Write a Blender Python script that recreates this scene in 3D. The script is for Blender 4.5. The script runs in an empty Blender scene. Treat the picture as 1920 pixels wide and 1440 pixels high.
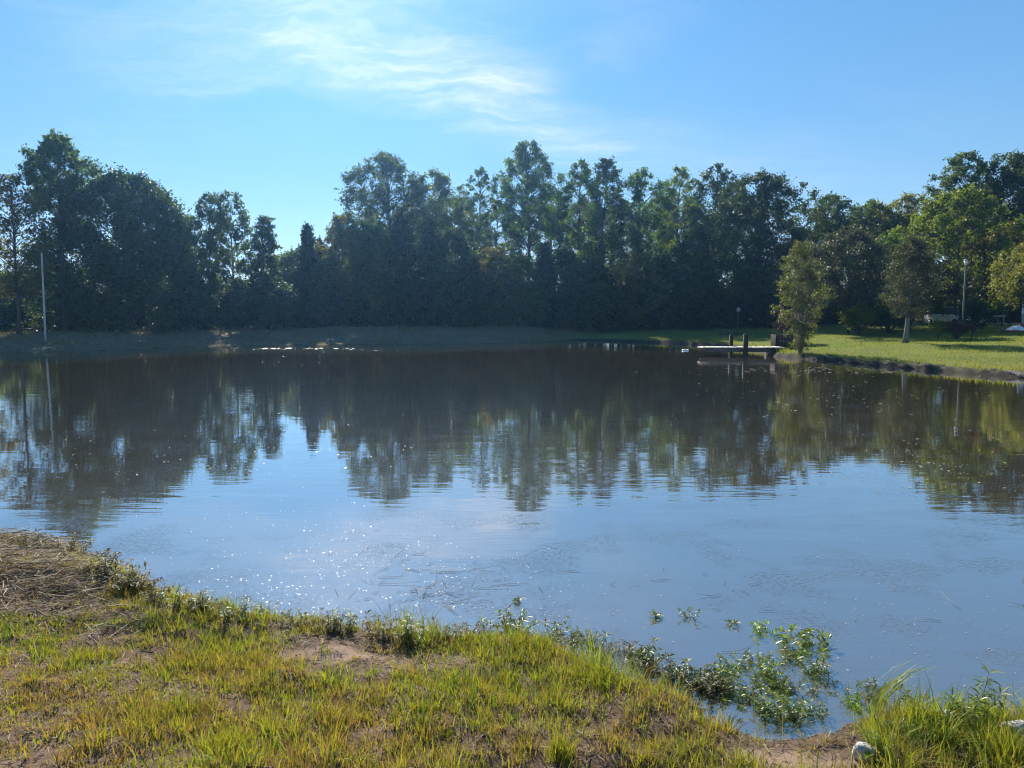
import bpy, math, random
import numpy as np
from mathutils import Vector

# ------------------------------------------------------------------ camera, sky, sun, exposure
scene = bpy.context.scene
C = scene.collection
CAM_H = 2.4
PITCH = math.atan(142 / 1440.0)
cam_d = bpy.data.cameras.new('camera')
cam_d.lens = 27.0
cam_d.sensor_width = 36.0
cam_d.clip_start = 0.05
cam_d.clip_end = 2000.0
cam = bpy.data.objects.new('camera', cam_d)
C.objects.link(cam)
cam.location = (0, 0, CAM_H)
cam.rotation_euler = (math.pi / 2 - PITCH, 0, 0)
scene.camera = cam

SUN_AZ, SUN_EL = math.radians(-13.0), math.radians(29.5)
sun_dir = Vector((math.sin(SUN_AZ) * math.cos(SUN_EL), math.cos(SUN_AZ) * math.cos(SUN_EL), math.sin(SUN_EL)))
sd = bpy.data.lights.new('sun', 'SUN')
sd.energy = 5.0
sd.angle = math.radians(0.53)
sd.color = (1.0, 0.93, 0.80)
sun = bpy.data.objects.new('sun', sd)
C.objects.link(sun)
sun.rotation_euler = (-sun_dir).to_track_quat('-Z', 'Y').to_euler()
sun.location = sun_dir * 200

scene.view_settings.view_transform = 'Standard'
scene.view_settings.look = 'None'
scene.view_settings.gamma = 1.0
scene.view_settings.use_curve_mapping = False
scene.view_settings.exposure = 1.1
scene.render.engine = 'CYCLES'
scene.cycles.use_denoising = True
scene.cycles.filter_width = 1.1
scene.cycles.max_bounces = 7
scene.cycles.transparent_max_bounces = 6
scene.cycles.volume_bounces = 0
scene.cycles.sample_clamp_direct = 9.0
scene.cycles.sample_clamp_indirect = 7.0


def ray(x, y):
    """direction through a point of the 1920 x 1440 frame"""
    u, v = (x - 960) / 1440.0, (720 - y) / 1440.0
    c, s = math.cos(PITCH), math.sin(PITCH)
    return np.array([u, c + v * s, v * c - s])


def gp(x, y, z=0.0):
    d = ray(x, y)
    t = (z - CAM_H) / d[2]
    return np.array([d[0] * t, d[1] * t, z])


def at(x, y, Y):
    d = ray(x, y)
    t = Y / d[1]
    return np.array([d[0] * t, Y, CAM_H + d[2] * t])


# ---- node helpers
def newmat(name):
    m = bpy.data.materials.new(name)
    m.use_nodes = True
    nt = m.node_tree
    nt.nodes.clear()
    return m, nt


def N(nt, typ, ins=None, **props):
    n = nt.nodes.new(typ)
    for k, v in props.items():
        setattr(n, k, v)
    for k, v in (ins or {}).items():
        if isinstance(v, bpy.types.NodeSocket):
            nt.links.new(v, n.inputs[k])
        else:
            n.inputs[k].default_value = v
    return n


def math_n(nt, op, a, b=None, c=None, clamp=False):
    ins = {0: a}
    if b is not None:
        ins[1] = b
    if c is not None:
        ins[2] = c
    n = N(nt, 'ShaderNodeMath', ins, operation=op)
    n.use_clamp = clamp
    return n.outputs[0]


def ramp(nt, fac, lo, hi, a=0.0, b=1.0):
    n = N(nt, 'ShaderNodeMapRange', {'Value': fac, 'From Min': lo, 'From Max': hi, 'To Min': a, 'To Max': b})
    n.interpolation_type = 'SMOOTHSTEP'
    return n.outputs['Result']


def mixc(nt, f, a, b, mode='MIX'):
    n = nt.nodes.new('ShaderNodeMix')
    n.data_type = 'RGBA'
    n.blend_type = mode
    for idx, v in ((0, f), (6, a), (7, b)):
        if isinstance(v, bpy.types.NodeSocket):
            nt.links.new(v, n.inputs[idx])
        else:
            if idx and len(v) == 3:
                v = (*v, 1)
            n.inputs[idx].default_value = v
    return n.outputs[2]


# ---- world: clear blue sky with thin cirrus
world = bpy.data.worlds.new('World')
scene.world = world
world.use_nodes = True
wt = world.node_tree
wt.nodes.clear()
sky = N(wt, 'ShaderNodeTexSky', sky_type='NISHITA')
sky.sun_disc = False
sky.sun_elevation = SUN_EL
sky.sun_rotation = SUN_AZ
sky.altitude = 200
sky.air_density = 1.0
sky.dust_density = 0.0
sky.ozone_density = 4.0
tc = N(wt, 'ShaderNodeTexCoord')
sep = N(wt, 'ShaderNodeSeparateXYZ', {0: tc.outputs['Generated']})
den = math_n(wt, 'MAXIMUM', math_n(wt, 'ADD', sep.outputs['Z'], 0.12), 0.05)
pu = math_n(wt, 'DIVIDE', sep.outputs['X'], den)
pv = math_n(wt, 'DIVIDE', sep.outputs['Y'], den)
puv = N(wt, 'ShaderNodeCombineXYZ', {0: pu, 1: pv, 2: 0.0}).outputs[0]


def sky_uv(x, y):
    d = ray(x, y)
    d = d / np.linalg.norm(d)
    return np.array([d[0] / (d[2] + 0.12), d[1] / (d[2] + 0.12)])


warp = N(wt, 'ShaderNodeTexNoise', {'Vector': puv, 'Scale': 2.3, 'Detail': 4.0, 'Roughness': 0.55})
wv = N(wt, 'ShaderNodeVectorMath', {0: warp.outputs['Color'], 1: (0.5, 0.5, 0.5)}, operation='SUBTRACT')
ws = N(wt, 'ShaderNodeVectorMath', {0: wv.outputs[0], 'Scale': 0.55}, operation='SCALE')
wp = N(wt, 'ShaderNodeVectorMath', {0: puv, 1: ws.outputs[0]}, operation='ADD').outputs[0]
mp = N(wt, 'ShaderNodeMapping', {'Vector': wp, 'Rotation': (0, 0, 0.6), 'Scale': (1.0, 3.2, 1.0)})
wisp = N(wt, 'ShaderNodeTexNoise', {'Vector': mp.outputs[0], 'Scale': 2.4, 'Detail': 7.0, 'Roughness': 0.62})
wis = ramp(wt, wisp.outputs['Fac'], 0.32, 0.78)
# cloud banks: the long cirrus veil and a few loose wisps (position across the sky, half length, half width, weight)
banks = [((240, 110), (760, 40), 0.22, 0.55), ((520, 20), (820, 130), 0.26, 0.85), ((640, 110), (960, 190), 0.22, 0.8),
         ((860, 170), (1090, 260), 0.20, 0.7), ((1000, 255), (1500, 320), 0.30, 0.35), ((300, 150), (560, 130), 0.12, 0.45),
         ((1110, 110), (1250, 10), 0.10, 0.30), ((40, 30), (260, 40), 0.10, 0.25), ((520, -120), (1150, -60), 0.2, 0.6)]
tot = None
for (p, q, hw, wgt) in banks:
    hw, wgt = hw * 1.45, wgt * 0.62
    a, b = sky_uv(*p), sky_uv(*q)
    cen, dv = (a + b) / 2, (b - a) / 2
    L = float(np.linalg.norm(dv)) + hw
    ang = math.atan2(dv[1], dv[0])
    sb = N(wt, 'ShaderNodeVectorMath', {0: wp, 1: (float(cen[0]), float(cen[1]), 0)}, operation='SUBTRACT').outputs[0]
    rt = N(wt, 'ShaderNodeVectorRotate', {'Vector': sb, 'Angle': -ang}, rotation_type='Z_AXIS').outputs[0]
    sc_ = N(wt, 'ShaderNodeVectorMath', {0: rt, 1: (1 / L, 1 / hw, 0)}, operation='MULTIPLY').outputs[0]
    ln = N(wt, 'ShaderNodeVectorMath', {0: sc_}, operation='LENGTH').outputs['Value']
    f = math_n(wt, 'MULTIPLY', ramp(wt, ln, 1.25, 0.0), wgt)
    tot = f if tot is None else math_n(wt, 'ADD', tot, f)
veil = N(wt, 'ShaderNodeTexNoise', {'Vector': wp, 'Scale': 0.9, 'Detail': 3.0})
thin = math_n(wt, 'MULTIPLY', ramp(wt, veil.outputs['Fac'], 0.5, 0.75), 0.12)
cl = math_n(wt, 'ADD', math_n(wt, 'MULTIPLY', tot, math_n(wt, 'MULTIPLY_ADD', wis, 0.75, 0.25)), math_n(wt, 'MULTIPLY', thin, wis))
cl = math_n(wt, 'MINIMUM', cl, 0.9)
sgam = N(wt, 'ShaderNodeGamma', {'Color': sky.outputs[0], 'Gamma': 0.42}).outputs[0]
hs = N(wt, 'ShaderNodeHueSaturation', {'Color': sgam, 'Saturation': 1.85, 'Value': 1.0, 'Fac': 1.0})
cloudcol = mixc(wt, 1.0, (1.0, 1.0, 1.0), hs.outputs[0], 'MIX')
bw = N(wt, 'ShaderNodeRGBToBW', {0: sgam}).outputs[0]
cc = N(wt, 'ShaderNodeCombineColor', {0: math_n(wt, 'MULTIPLY', bw, 3.1), 1: math_n(wt, 'MULTIPLY', bw, 3.25), 2: math_n(wt, 'MULTIPLY', bw, 3.6)})
skb = mixc(wt, 1.0, hs.outputs[0], (2.05, 2.27, 2.5), 'MULTIPLY')
skc = mixc(wt, cl, skb, cc.outputs[0])
bg = N(wt, 'ShaderNodeBackground', {'Color': skc, 'Strength': 0.072})
wo = N(wt, 'ShaderNodeOutputWorld', {'Surface': bg.outputs[0]})


# ------------------------------------------------------------------ helpers: noise, meshes, tags
def hash2(ix, iy, s):
    h = (ix * 374761393 + iy * 668265263 + s * 974711) & 0xFFFFFFFF
    h = ((h ^ (h >> 13)) * 1274126177) & 0xFFFFFFFF
    return ((h ^ (h >> 16)) & 0xFFFF) / 65535.0


def vnoise(x, y, s=0):
    x, y = np.asarray(x, float), np.asarray(y, float)
    ix, iy = np.floor(x).astype(np.int64), np.floor(y).astype(np.int64)
    fx, fy = x - ix, y - iy
    fx, fy = fx * fx * (3 - 2 * fx), fy * fy * (3 - 2 * fy)
    a, b = hash2(ix, iy, s), hash2(ix + 1, iy, s)
    c, d = hash2(ix, iy + 1, s), hash2(ix + 1, iy + 1, s)
    return (a * (1 - fx) + b * fx) * (1 - fy) + (c * (1 - fx) + d * fx) * fy


def fbm(x, y, s=0, o=4):
    t, a, n = 0, 0.5, 0
    for i in range(o):
        t = t + a * vnoise(x * 2 ** i, y * 2 ** i, s + i * 17)
        n += a
        a *= 0.5
    return t / n


def sstep(a, b, x):
    t = np.clip((x - a) / (b - a), 0, 1)
    return t * t * (3 - 2 * t)


def mesh_np(name, V, F, mats, tint=None, smooth=False, fmat=None):
    """V (n,3); F list of (m,k) index arrays"""
    me = bpy.data.meshes.new(name)
    V = np.asarray(V, np.float32)
    F = [np.asarray(f, np.int32) for f in F if len(f)]
    nl = sum(f.size for f in F)
    nf = sum(len(f) for f in F)
    me.vertices.add(len(V))
    me.vertices.foreach_set('co', V.ravel())
    me.loops.add(nl)
    me.loops.foreach_set('vertex_index', np.concatenate([f.ravel() for f in F]))
    me.polygons.add(nf)
    tot = np.concatenate([np.full(len(f), f.shape[1], np.int32) for f in F])
    st = np.concatenate([[0], np.cumsum(tot)[:-1]]).astype(np.int32)
    me.polygons.foreach_set('loop_start', st)
    me.polygons.foreach_set('loop_total', tot)
    if smooth:
        me.polygons.foreach_set('use_smooth', np.ones(nf, bool))
    if fmat is not None:
        me.polygons.foreach_set('material_index', np.asarray(fmat, np.int32))
    if tint is not None:
        for k, arr in (tint.items() if isinstance(tint, dict) else (('tint', tint),)):
            a = me.attributes.new(k, 'FLOAT', 'POINT')
            a.data.foreach_set('value', np.asarray(arr, np.float32))
    for m in (mats if isinstance(mats, (list, tuple)) else [mats]):
        me.materials.append(m)
    me.update(calc_edges=True)
    me.validate()
    return me


def obj(name, me, parent=None, loc=None):
    o = bpy.data.objects.new(name, me)
    C.objects.link(o)
    if parent is not None:
        o.parent = parent
    if loc is not None:
        o.location = [float(v) for v in loc]
    return o


def tag(o, label=None, cat=None, group=None, kind=None):
    if label:
        o['label'] = label
    if cat:
        o['category'] = cat
    if group:
        o['group'] = group
    if kind:
        o['kind'] = kind
    return o


def thing(name, label, cat, loc=(0, 0, 0), rz=0.0, group=None):
    o = obj(name, None, None, loc)
    o.rotation_euler = (0, 0, rz)
    o.empty_display_size = 0.2
    return tag(o, label, cat, group)


class G:
    """collects vertices and faces of one mesh"""

    def __init__(self):
        self.V, self.Q, self.T, self.n = [], [], [], 0
        self.t = []

    def add(self, V, Q=None, T=None, tint=0.5):
        V = np.asarray(V, float)
        if Q is not None and len(Q):
            self.Q.append(np.asarray(Q, int) + self.n)
        if T is not None and len(T):
            self.T.append(np.asarray(T, int) + self.n)
        self.V.append(V)
        self.t.append(np.broadcast_to(np.asarray(tint, float), (len(V),)))
        self.n += len(V)

    def tube(self, P, R, k=6, cap=True, tint=0.5):
        P = np.asarray(P, float)
        R = np.broadcast_to(np.asarray(R, float), (len(P),))
        d = np.gradient(P, axis=0)
        d /= np.linalg.norm(d, axis=1)[:, None] + 1e-9
        ref = np.array([0.31, 0.95, 0.05]) if abs(d[0][2]) > 0.7 else np.array([0.05, 0.08, 1.0])
        a = np.cross(d, ref)
        a /= np.linalg.norm(a, axis=1)[:, None] + 1e-9
        b = np.cross(d, a)
        an = np.arange(k) * 2 * math.pi / k
        V = P[:, None, :] + R[:, None, None] * (np.cos(an)[None, :, None] * a[:, None, :] + np.sin(an)[None, :, None] * b[:, None, :])
        V = V.reshape(-1, 3)
        i = np.arange(len(P) - 1)[:, None] * k
        j = np.arange(k)[None, :]
        j2 = (j + 1) % k
        Q = np.stack([i + j, i + j2, i + k + j2, i + k + j], -1).reshape(-1, 4)
        T = None
        if cap:
            n = len(V)
            V = np.vstack([V, P[-1:], P[:1]])
            top = (len(P) - 1) * k
            T = np.vstack([np.stack([top + np.arange(k), top + (np.arange(k) + 1) % k, np.full(k, n)], -1),
                           np.stack([(np.arange(k) + 1) % k, np.arange(k), np.full(k, n + 1)], -1)])
        self.add(V, Q, T, tint)

    def box(self, lo, hi, rz=0.0, cen=(0, 0, 0), bev=0.0, tint=0.5, rot=None):
        lo, hi = np.asarray(lo, float), np.asarray(hi, float)
        if bev <= 0:
            V = np.array([[x, y, z] for z in (lo[2], hi[2]) for (x, y) in ((lo[0], lo[1]), (hi[0], lo[1]), (hi[0], hi[1]), (lo[0], hi[1]))])
            Q = [[3, 2, 1, 0], [4, 5, 6, 7], [0, 1, 5, 4], [1, 2, 6, 5], [2, 3, 7, 6], [3, 0, 4, 7]]
        else:
            def ring(x0, y0, x1, y1, z, b):
                return [[x0 + b, y0, z], [x1 - b, y0, z], [x1, y0 + b, z], [x1, y1 - b, z], [x1 - b, y1, z], [x0 + b, y1, z], [x0, y1 - b, z], [x0, y0 + b, z]]
            b = bev
            V = np.array(ring(lo[0] + b, lo[1] + b, hi[0] - b, hi[1] - b, lo[2], b * .5) + ring(*lo[:2], *hi[:2], lo[2] + b, b) +
                         ring(*lo[:2], *hi[:2], hi[2] - b, b) + ring(lo[0] + b, lo[1] + b, hi[0] - b, hi[1] - b, hi[2], b * .5))
            Q = []
            for r in range(3):
                for j in range(8):
                    Q.append([r * 8 + j, r * 8 + (j + 1) % 8, r * 8 + 8 + (j + 1) % 8, r * 8 + 8 + j])
            for o_, fl in ((0, True), (24, False)):
                for q in ([0, 1, 2, 3], [0, 3, 4, 7], [4, 5, 6, 7]):
                    q = [o_ + e for e in q]
                    Q.append(q[::-1] if fl else q)
        if rot is not None:
            V = V @ np.asarray(rot).T
        c, s = math.cos(rz), math.sin(rz)
        V = V @ np.array([[c, s, 0], [-s, c, 0], [0, 0, 1]]) + np.asarray(cen, float)
        self.add(V, Q, None, tint)

    def mesh(self, name, mats, smooth=False):
        F = []
        if self.Q:
            F.append(np.vstack(self.Q))
        if self.T:
            F.append(np.vstack(self.T))
        return mesh_np(name, np.vstack(self.V), F, mats, np.concatenate(self.t), smooth)


def rand_dirs(rng, n):
    v = rng.normal(size=(n, 3))
    return v / (np.linalg.norm(v, axis=1)[:, None] + 1e-9)


def leaf_quads(rng, P, L, W, dirs=None):
    """one small rhombic leaf per point"""
    n = len(P)
    a = rand_dirs(rng, n) if dirs is None else dirs
    b = np.cross(a, rand_dirs(rng, n))
    b /= np.linalg.norm(b, axis=1)[:, None] + 1e-9
    L = np.broadcast_to(L, (n,))[:, None]
    W = np.broadcast_to(W, (n,))[:, None]
    V = np.stack([P - a * L / 2, P + b * W / 2 - a * L * .08, P + a * L / 2, P - b * W / 2 - a * L * .08], 1).reshape(-1, 3)
    Q = np.arange(4 * n).reshape(n, 4)
    return V, Q


# ------------------------------------------------------------------ materials
def attr(nt, name='tint'):
    return N(nt, 'ShaderNodeAttribute', attribute_name=name).outputs['Fac']


def leaf_mat(name, dark, light, trans=0.35, rough=0.5, third=None):
    m, nt = newmat(name)
    t = attr(nt)
    inf = N(nt, 'ShaderNodeObjectInfo')
    col = mixc(nt, t, dark, light)
    if third is not None:
        col = mixc(nt, ramp(nt, t, 0.86, 0.97), col, third)
    hv = N(nt, 'ShaderNodeHueSaturation', {'Color': col, 'Hue': math_n(nt, 'MULTIPLY_ADD', inf.outputs['Random'], 0.03, 0.485),
                                           'Value': math_n(nt, 'MULTIPLY_ADD', inf.outputs['Random'], 0.4, 0.8), 'Saturation': 1.0})
    p = N(nt, 'ShaderNodeBsdfPrincipled', {'Base Color': hv.outputs[0], 'Roughness': rough, 'Specular IOR Level': 0.25})
    tcol = mixc(nt, 1.0, hv.outputs[0], (1.9, 1.75, 0.7), 'MULTIPLY')
    tr = N(nt, 'ShaderNodeBsdfTranslucent', {'Color': tcol})
    mx = N(nt, 'ShaderNodeMixShader', {0: trans, 1: p.outputs[0], 2: tr.outputs[0]})
    N(nt, 'ShaderNodeOutputMaterial', {'Surface': mx.outputs[0]})
    return m


def noise_mat(name, c1, c2, scale=6.0, rough=0.85, bump=0.3, detail=6.0, stretch=(1, 1, 1), spec=0.2, dist=0.02):
    m, nt = newmat(name)
    t = N(nt, 'ShaderNodeTexCoord')
    mpn = N(nt, 'ShaderNodeMapping', {'Vector': t.outputs['Object'], 'Scale': stretch})
    n1 = N(nt, 'ShaderNodeTexNoise', {'Vector': mpn.outputs[0], 'Scale': scale, 'Detail': detail, 'Roughness': 0.65})
    n2 = N(nt, 'ShaderNodeTexNoise', {'Vector': mpn.outputs[0], 'Scale': scale * 5, 'Detail': 3.0})
    f = ramp(nt, math_n(nt, 'MULTIPLY_ADD', n2.outputs['Fac'], 0.35, math_n(nt, 'MULTIPLY', n1.outputs['Fac'], 0.65)), 0.32, 0.68)
    col = mixc(nt, f, c1, c2)
    bp = N(nt, 'ShaderNodeBump', {'Height': f, 'Strength': bump, 'Distance': dist})
    p = N(nt, 'ShaderNodeBsdfPrincipled', {'Base Color': col, 'Roughness': rough, 'Specular IOR Level': spec, 'Normal': bp.outputs[0]})
    N(nt, 'ShaderNodeOutputMaterial', {'Surface': p.outputs[0]})
    return m


M = {}
M['leaf_green'] = leaf_mat('leaf green', (0.026, 0.054, 0.010), (0.078, 0.125, 0.020), 0.50)
M['leaf_dark'] = leaf_mat('leaf dark green', (0.018, 0.040, 0.010), (0.050, 0.086, 0.017), 0.38)
M['leaf_yellow'] = leaf_mat('leaf yellow green', (0.050, 0.095, 0.014), (0.135, 0.190, 0.024), 0.52)
M['leaf_olive'] = leaf_mat('leaf olive', (0.060, 0.072, 0.020), (0.15, 0.15, 0.042), 0.5, third=(0.16, 0.09, 0.04))
M['leaf_grey'] = leaf_mat('leaf grey green', (0.030, 0.042, 0.024), (0.095, 0.108, 0.068), 0.30)
M['leaf_sapling'] = leaf_mat('young leaf', (0.046, 0.060, 0.020), (0.105, 0.115, 0.040), 0.42, third=(0.15, 0.09, 0.05))
M['leaf_red'] = leaf_mat('leaf russet', (0.045, 0.035, 0.016), (0.12, 0.07, 0.03), 0.35)
M['leaf_plum'] = leaf_mat('leaf plum', (0.03, 0.02, 0.025), (0.07, 0.045, 0.05), 0.3)
M['needle'] = leaf_mat('needle green', (0.016, 0.034, 0.012), (0.042, 0.064, 0.018), 0.22, third=(0.07, 0.085, 0.02))
M['water_leaf'] = leaf_mat('water weed leaf', (0.050, 0.088, 0.020), (0.125, 0.165, 0.038), 0.42, 0.42, third=(0.16, 0.08, 0.05))
M['bright_leaf'] = leaf_mat('bright weed leaf', (0.06, 0.12, 0.015), (0.17, 0.24, 0.03), 0.45, 0.35)
M['brown_leaf'] = leaf_mat('withered weed leaf', (0.045, 0.036, 0.018), (0.12, 0.105, 0.035), 0.3, 0.6)
M['bark'] = noise_mat('bark', (0.05, 0.04, 0.032), (0.13, 0.11, 0.09), 5.0, 0.9, 0.6, stretch=(3, 3, 0.6))
M['bark_pale'] = noise_mat('pale bark', (0.11, 0.10, 0.085), (0.27, 0.25, 0.22), 5.0, 0.9, 0.6, stretch=(3, 3, 0.5))
M['stem'] = noise_mat('weed stem', (0.07, 0.08, 0.03), (0.16, 0.13, 0.06), 20.0, 0.7, 0.2)
M['deck_wood'] = noise_mat('weathered deck board', (0.24, 0.21, 0.18), (0.46, 0.42, 0.37), 4.0, 0.6, 0.4, stretch=(1, 8, 8), spec=0.4, dist=0.01)
M['post_wood'] = noise_mat('dark dock post', (0.018, 0.014, 0.012), (0.06, 0.048, 0.04), 4.0, 0.85, 0.5, stretch=(6, 6, 1))
M['beam_wood'] = noise_mat('grey dock beam', (0.06, 0.05, 0.045), (0.16, 0.135, 0.12), 4.0, 0.85, 0.5, stretch=(1, 6, 6))
M['log'] = noise_mat('old shore log', (0.05, 0.042, 0.035), (0.24, 0.21, 0.18), 2.2, 0.9, 0.7, stretch=(0.6, 4, 4), dist=0.04)
M['pole'] = noise_mat('pale pole', (0.34, 0.32, 0.30), (0.55, 0.53, 0.50), 3.0, 0.7, 0.2, stretch=(4, 4, 0.6))
M['clod'] = noise_mat('earth clod', (0.08, 0.048, 0.034), (0.19, 0.12, 0.085), 14.0, 0.95, 0.3)
M['rock'] = noise_mat('pale limestone', (0.30, 0.29, 0.27), (0.62, 0.60, 0.57), 9.0, 0.9, 0.8, dist=0.02)
M['white'] = noise_mat('white paint', (0.66, 0.66, 0.65), (0.82, 0.82, 0.81), 3.0, 0.45, 0.05, spec=0.5)
M['grey_metal'] = noise_mat('grey metal', (0.22, 0.22, 0.22), (0.34, 0.34, 0.33), 6.0, 0.5, 0.1, spec=0.5)
M['brick_red'] = noise_mat('red brick base', (0.22, 0.07, 0.05), (0.36, 0.14, 0.10), 10.0, 0.9, 0.4)
M['black_rubber'] = noise_mat('tyre rubber', (0.015, 0.015, 0.015), (0.03, 0.03, 0.03), 20.0, 0.8, 0.1)
M['pale_blue'] = noise_mat('pale blue paint', (0.45, 0.55, 0.62), (0.58, 0.68, 0.74), 3.0, 0.5, 0.05, spec=0.4)


def glass_mat():
    m, nt = newmat('car glass')
    p = N(nt, 'ShaderNodeBsdfPrincipled', {'Base Color': (0.03, 0.06, 0.12, 1), 'Roughness': 0.06, 'Specular IOR Level': 0.9})
    N(nt, 'ShaderNodeOutputMaterial', {'Surface': p.outputs[0]})
    return m


M['glass'] = glass_mat()


def straw_mat(name, cols, trans=0.35, rough=0.55):
    """grass: tint picks a colour along the list, 'tip' 0 at the root to 1 at the tip"""
    m, nt = newmat(name)
    t = attr(nt)
    cr = N(nt, 'ShaderNodeValToRGB', {0: t})
    el = cr.color_ramp.elements
    while len(el) < len(cols):
        el.new(0.5)
    for i, c in enumerate(cols):
        el[i].position = i / (len(cols) - 1)
        el[i].color = (*c, 1)
    p = N(nt, 'ShaderNodeBsdfPrincipled', {'Base Color': cr.outputs[0], 'Roughness': rough, 'Specular IOR Level': 0.3})
    tcol = mixc(nt, 1.0, cr.outputs[0], (1.5, 1.45, 0.8), 'MULTIPLY')
    tr = N(nt, 'ShaderNodeBsdfTranslucent', {'Color': tcol})
    mx = N(nt, 'ShaderNodeMixShader', {0: trans, 1: p.outputs[0], 2: tr.outputs[0]})
    N(nt, 'ShaderNodeOutputMaterial', {'Surface': mx.outputs[0]})
    return m


M['grass'] = straw_mat('bank grass blades', [(0.17, 0.10, 0.05), (0.23, 0.145, 0.05), (0.245, 0.20, 0.038), (0.25, 0.255, 0.028), (0.165, 0.225, 0.02), (0.055, 0.11, 0.016)], 0.43)
M['straw'] = straw_mat('dry straw', [(0.06, 0.038, 0.028), (0.115, 0.078, 0.052), (0.175, 0.125, 0.07), (0.26, 0.195, 0.115), (0.13, 0.15, 0.04)], 0.2, 0.7)
M['lawn'] = straw_mat('lawn blades', [(0.22, 0.185, 0.04), (0.19, 0.20, 0.028), (0.135, 0.185, 0.022), (0.08, 0.13, 0.016)], 0.5)
M['damgrass'] = straw_mat('dam grass blades', [(0.24, 0.18, 0.12), (0.20, 0.16, 0.09), (0.14, 0.135, 0.06), (0.09, 0.11, 0.035)], 0.35)
M['flake'] = straw_mat('floating flecks', [(0.10, 0.08, 0.05), (0.28, 0.24, 0.17), (0.45, 0.42, 0.34), (0.12, 0.16, 0.05)], 0.1, 0.4)

# ---- ground material: region weights come from the sheet's own attributes
gm, nt = newmat('ground')
geo = N(nt, 'ShaderNodeNewGeometry')
pos = geo.outputs['Position']
n1 = N(nt, 'ShaderNodeTexNoise', {'Vector': pos, 'Scale': 2.2, 'Detail': 8.0, 'Roughness': 0.65})
n2 = N(nt, 'ShaderNodeTexNoise', {'Vector': pos, 'Scale': 38.0, 'Detail': 5.0, 'Roughness': 0.7})
n3 = N(nt, 'ShaderNodeTexNoise', {'Vector': pos, 'Scale': 0.35, 'Detail': 5.0})
soil = mixc(nt, ramp(nt, n1.outputs['Fac'], 0.35, 0.65), (0.105, 0.062, 0.043), (0.19, 0.118, 0.083))
soil = mixc(nt, ramp(nt, n2.outputs['Fac'], 0.42, 0.62), soil, (0.075, 0.052, 0.036))
soil = mixc(nt, math_n(nt, 'MULTIPLY', attr(nt, 'sand'), 0.9), soil, (0.27, 0.185, 0.13))
lawn = mixc(nt, ramp(nt, n3.outputs['Fac'], 0.35, 0.65), (0.085, 0.12, 0.022), (0.15, 0.16, 0.035))
lawn = mixc(nt, ramp(nt, n2.outputs['Fac'], 0.45, 0.7), lawn, (0.06, 0.085, 0.02))
dam = mixc(nt, ramp(nt, n1.outputs['Fac'], 0.35, 0.65), (0.13, 0.10, 0.070), (0.20, 0.165, 0.11))
wood_floor = mixc(nt, ramp(nt, n1.outputs['Fac'], 0.35, 0.65), (0.04, 0.032, 0.022), (0.08, 0.06, 0.04))
col = mixc(nt, attr(nt, 'near'), dam, soil)
col = mixc(nt, attr(nt, 'lawn'), col, lawn)
col = mixc(nt, attr(nt, 'wood'), col, wood_floor)
col = mixc(nt, attr(nt, 'mud'), col, (0.030, 0.023, 0.017))
bp = N(nt, 'ShaderNodeBump', {'Height': n2.outputs['Fac'], 'Strength': 0.6, 'Distance': 0.03})
pr = N(nt, 'ShaderNodeBsdfPrincipled', {'Base Color': col, 'Roughness': 0.95, 'Specular IOR Level': 0.12, 'Normal': bp.outputs[0]})
N(nt, 'ShaderNodeOutputMaterial', {'Surface': pr.outputs[0]})

# ---- muddy pond water: silt colour under a rippled reflecting surface
wm, nt = newmat('pond water')
geo = N(nt, 'ShaderNodeNewGeometry')
pos = geo.outputs['Position']
mp1 = N(nt, 'ShaderNodeMapping', {'Vector': pos, 'Scale': (0.35, 1.5, 1.0), 'Rotation': (0, 0, 0.10)})
w1 = N(nt, 'ShaderNodeTexNoise', {'Vector': mp1.outputs[0], 'Scale': 1.6, 'Detail': 3.0, 'Roughness': 0.55})
mp2 = N(nt, 'ShaderNodeMapping', {'Vector': pos, 'Scale': (0.5, 2.2, 1.0), 'Rotation': (0, 0, -0.12)})
w2 = N(nt, 'ShaderNodeTexNoise', {'Vector': mp2.outputs[0], 'Scale': 4.5, 'Detail': 2.0, 'Roughness': 0.5})
patch = N(nt, 'ShaderNodeTexNoise', {'Vector': pos, 'Scale': 0.13, 'Detail': 3.0})
pm = ramp(nt, patch.outputs['Fac'], 0.40, 0.62, 0.35, 1.0)
w3 = N(nt, 'ShaderNodeTexNoise', {'Vector': pos, 'Scale': 34.0, 'Detail': 2.0, 'Roughness': 0.6})
gl = N(nt, 'ShaderNodeTexNoise', {'Vector': pos, 'Scale': 1.1, 'Detail': 4.0})
w3s = math_n(nt, 'MULTIPLY', ramp(nt, w3.outputs['Fac'], 0.60, 0.80), ramp(nt, gl.outputs['Fac'], 0.42, 0.62))
h = math_n(nt, 'MULTIPLY', math_n(nt, 'MULTIPLY_ADD', w2.outputs['Fac'], 0.16, w1.outputs['Fac']), pm)
b1 = N(nt, 'ShaderNodeBump', {'Height': h, 'Strength': 1.0, 'Distance': 0.005})
b2 = N(nt, 'ShaderNodeBump', {'Height': w3s, 'Strength': 1.0, 'Distance': 0.0012, 'Normal': b1.outputs[0]})
sepw = N(nt, 'ShaderNodeSeparateXYZ', {0: pos})
mp4 = N(nt, 'ShaderNodeMapping', {'Vector': pos, 'Scale': (0.55, 1.3, 1.0), 'Rotation': (0, 0, -0.35)})
w4 = N(nt, 'ShaderNodeTexNoise', {'Vector': mp4.outputs[0], 'Scale': 44.0, 'Detail': 2.0, 'Roughness': 0.6})
chop = math_n(nt, 'MULTIPLY', ramp(nt, sepw.outputs['Y'], 9.5, 5.8), ramp(nt, gl.outputs['Fac'], 0.44, 0.64))
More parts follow.
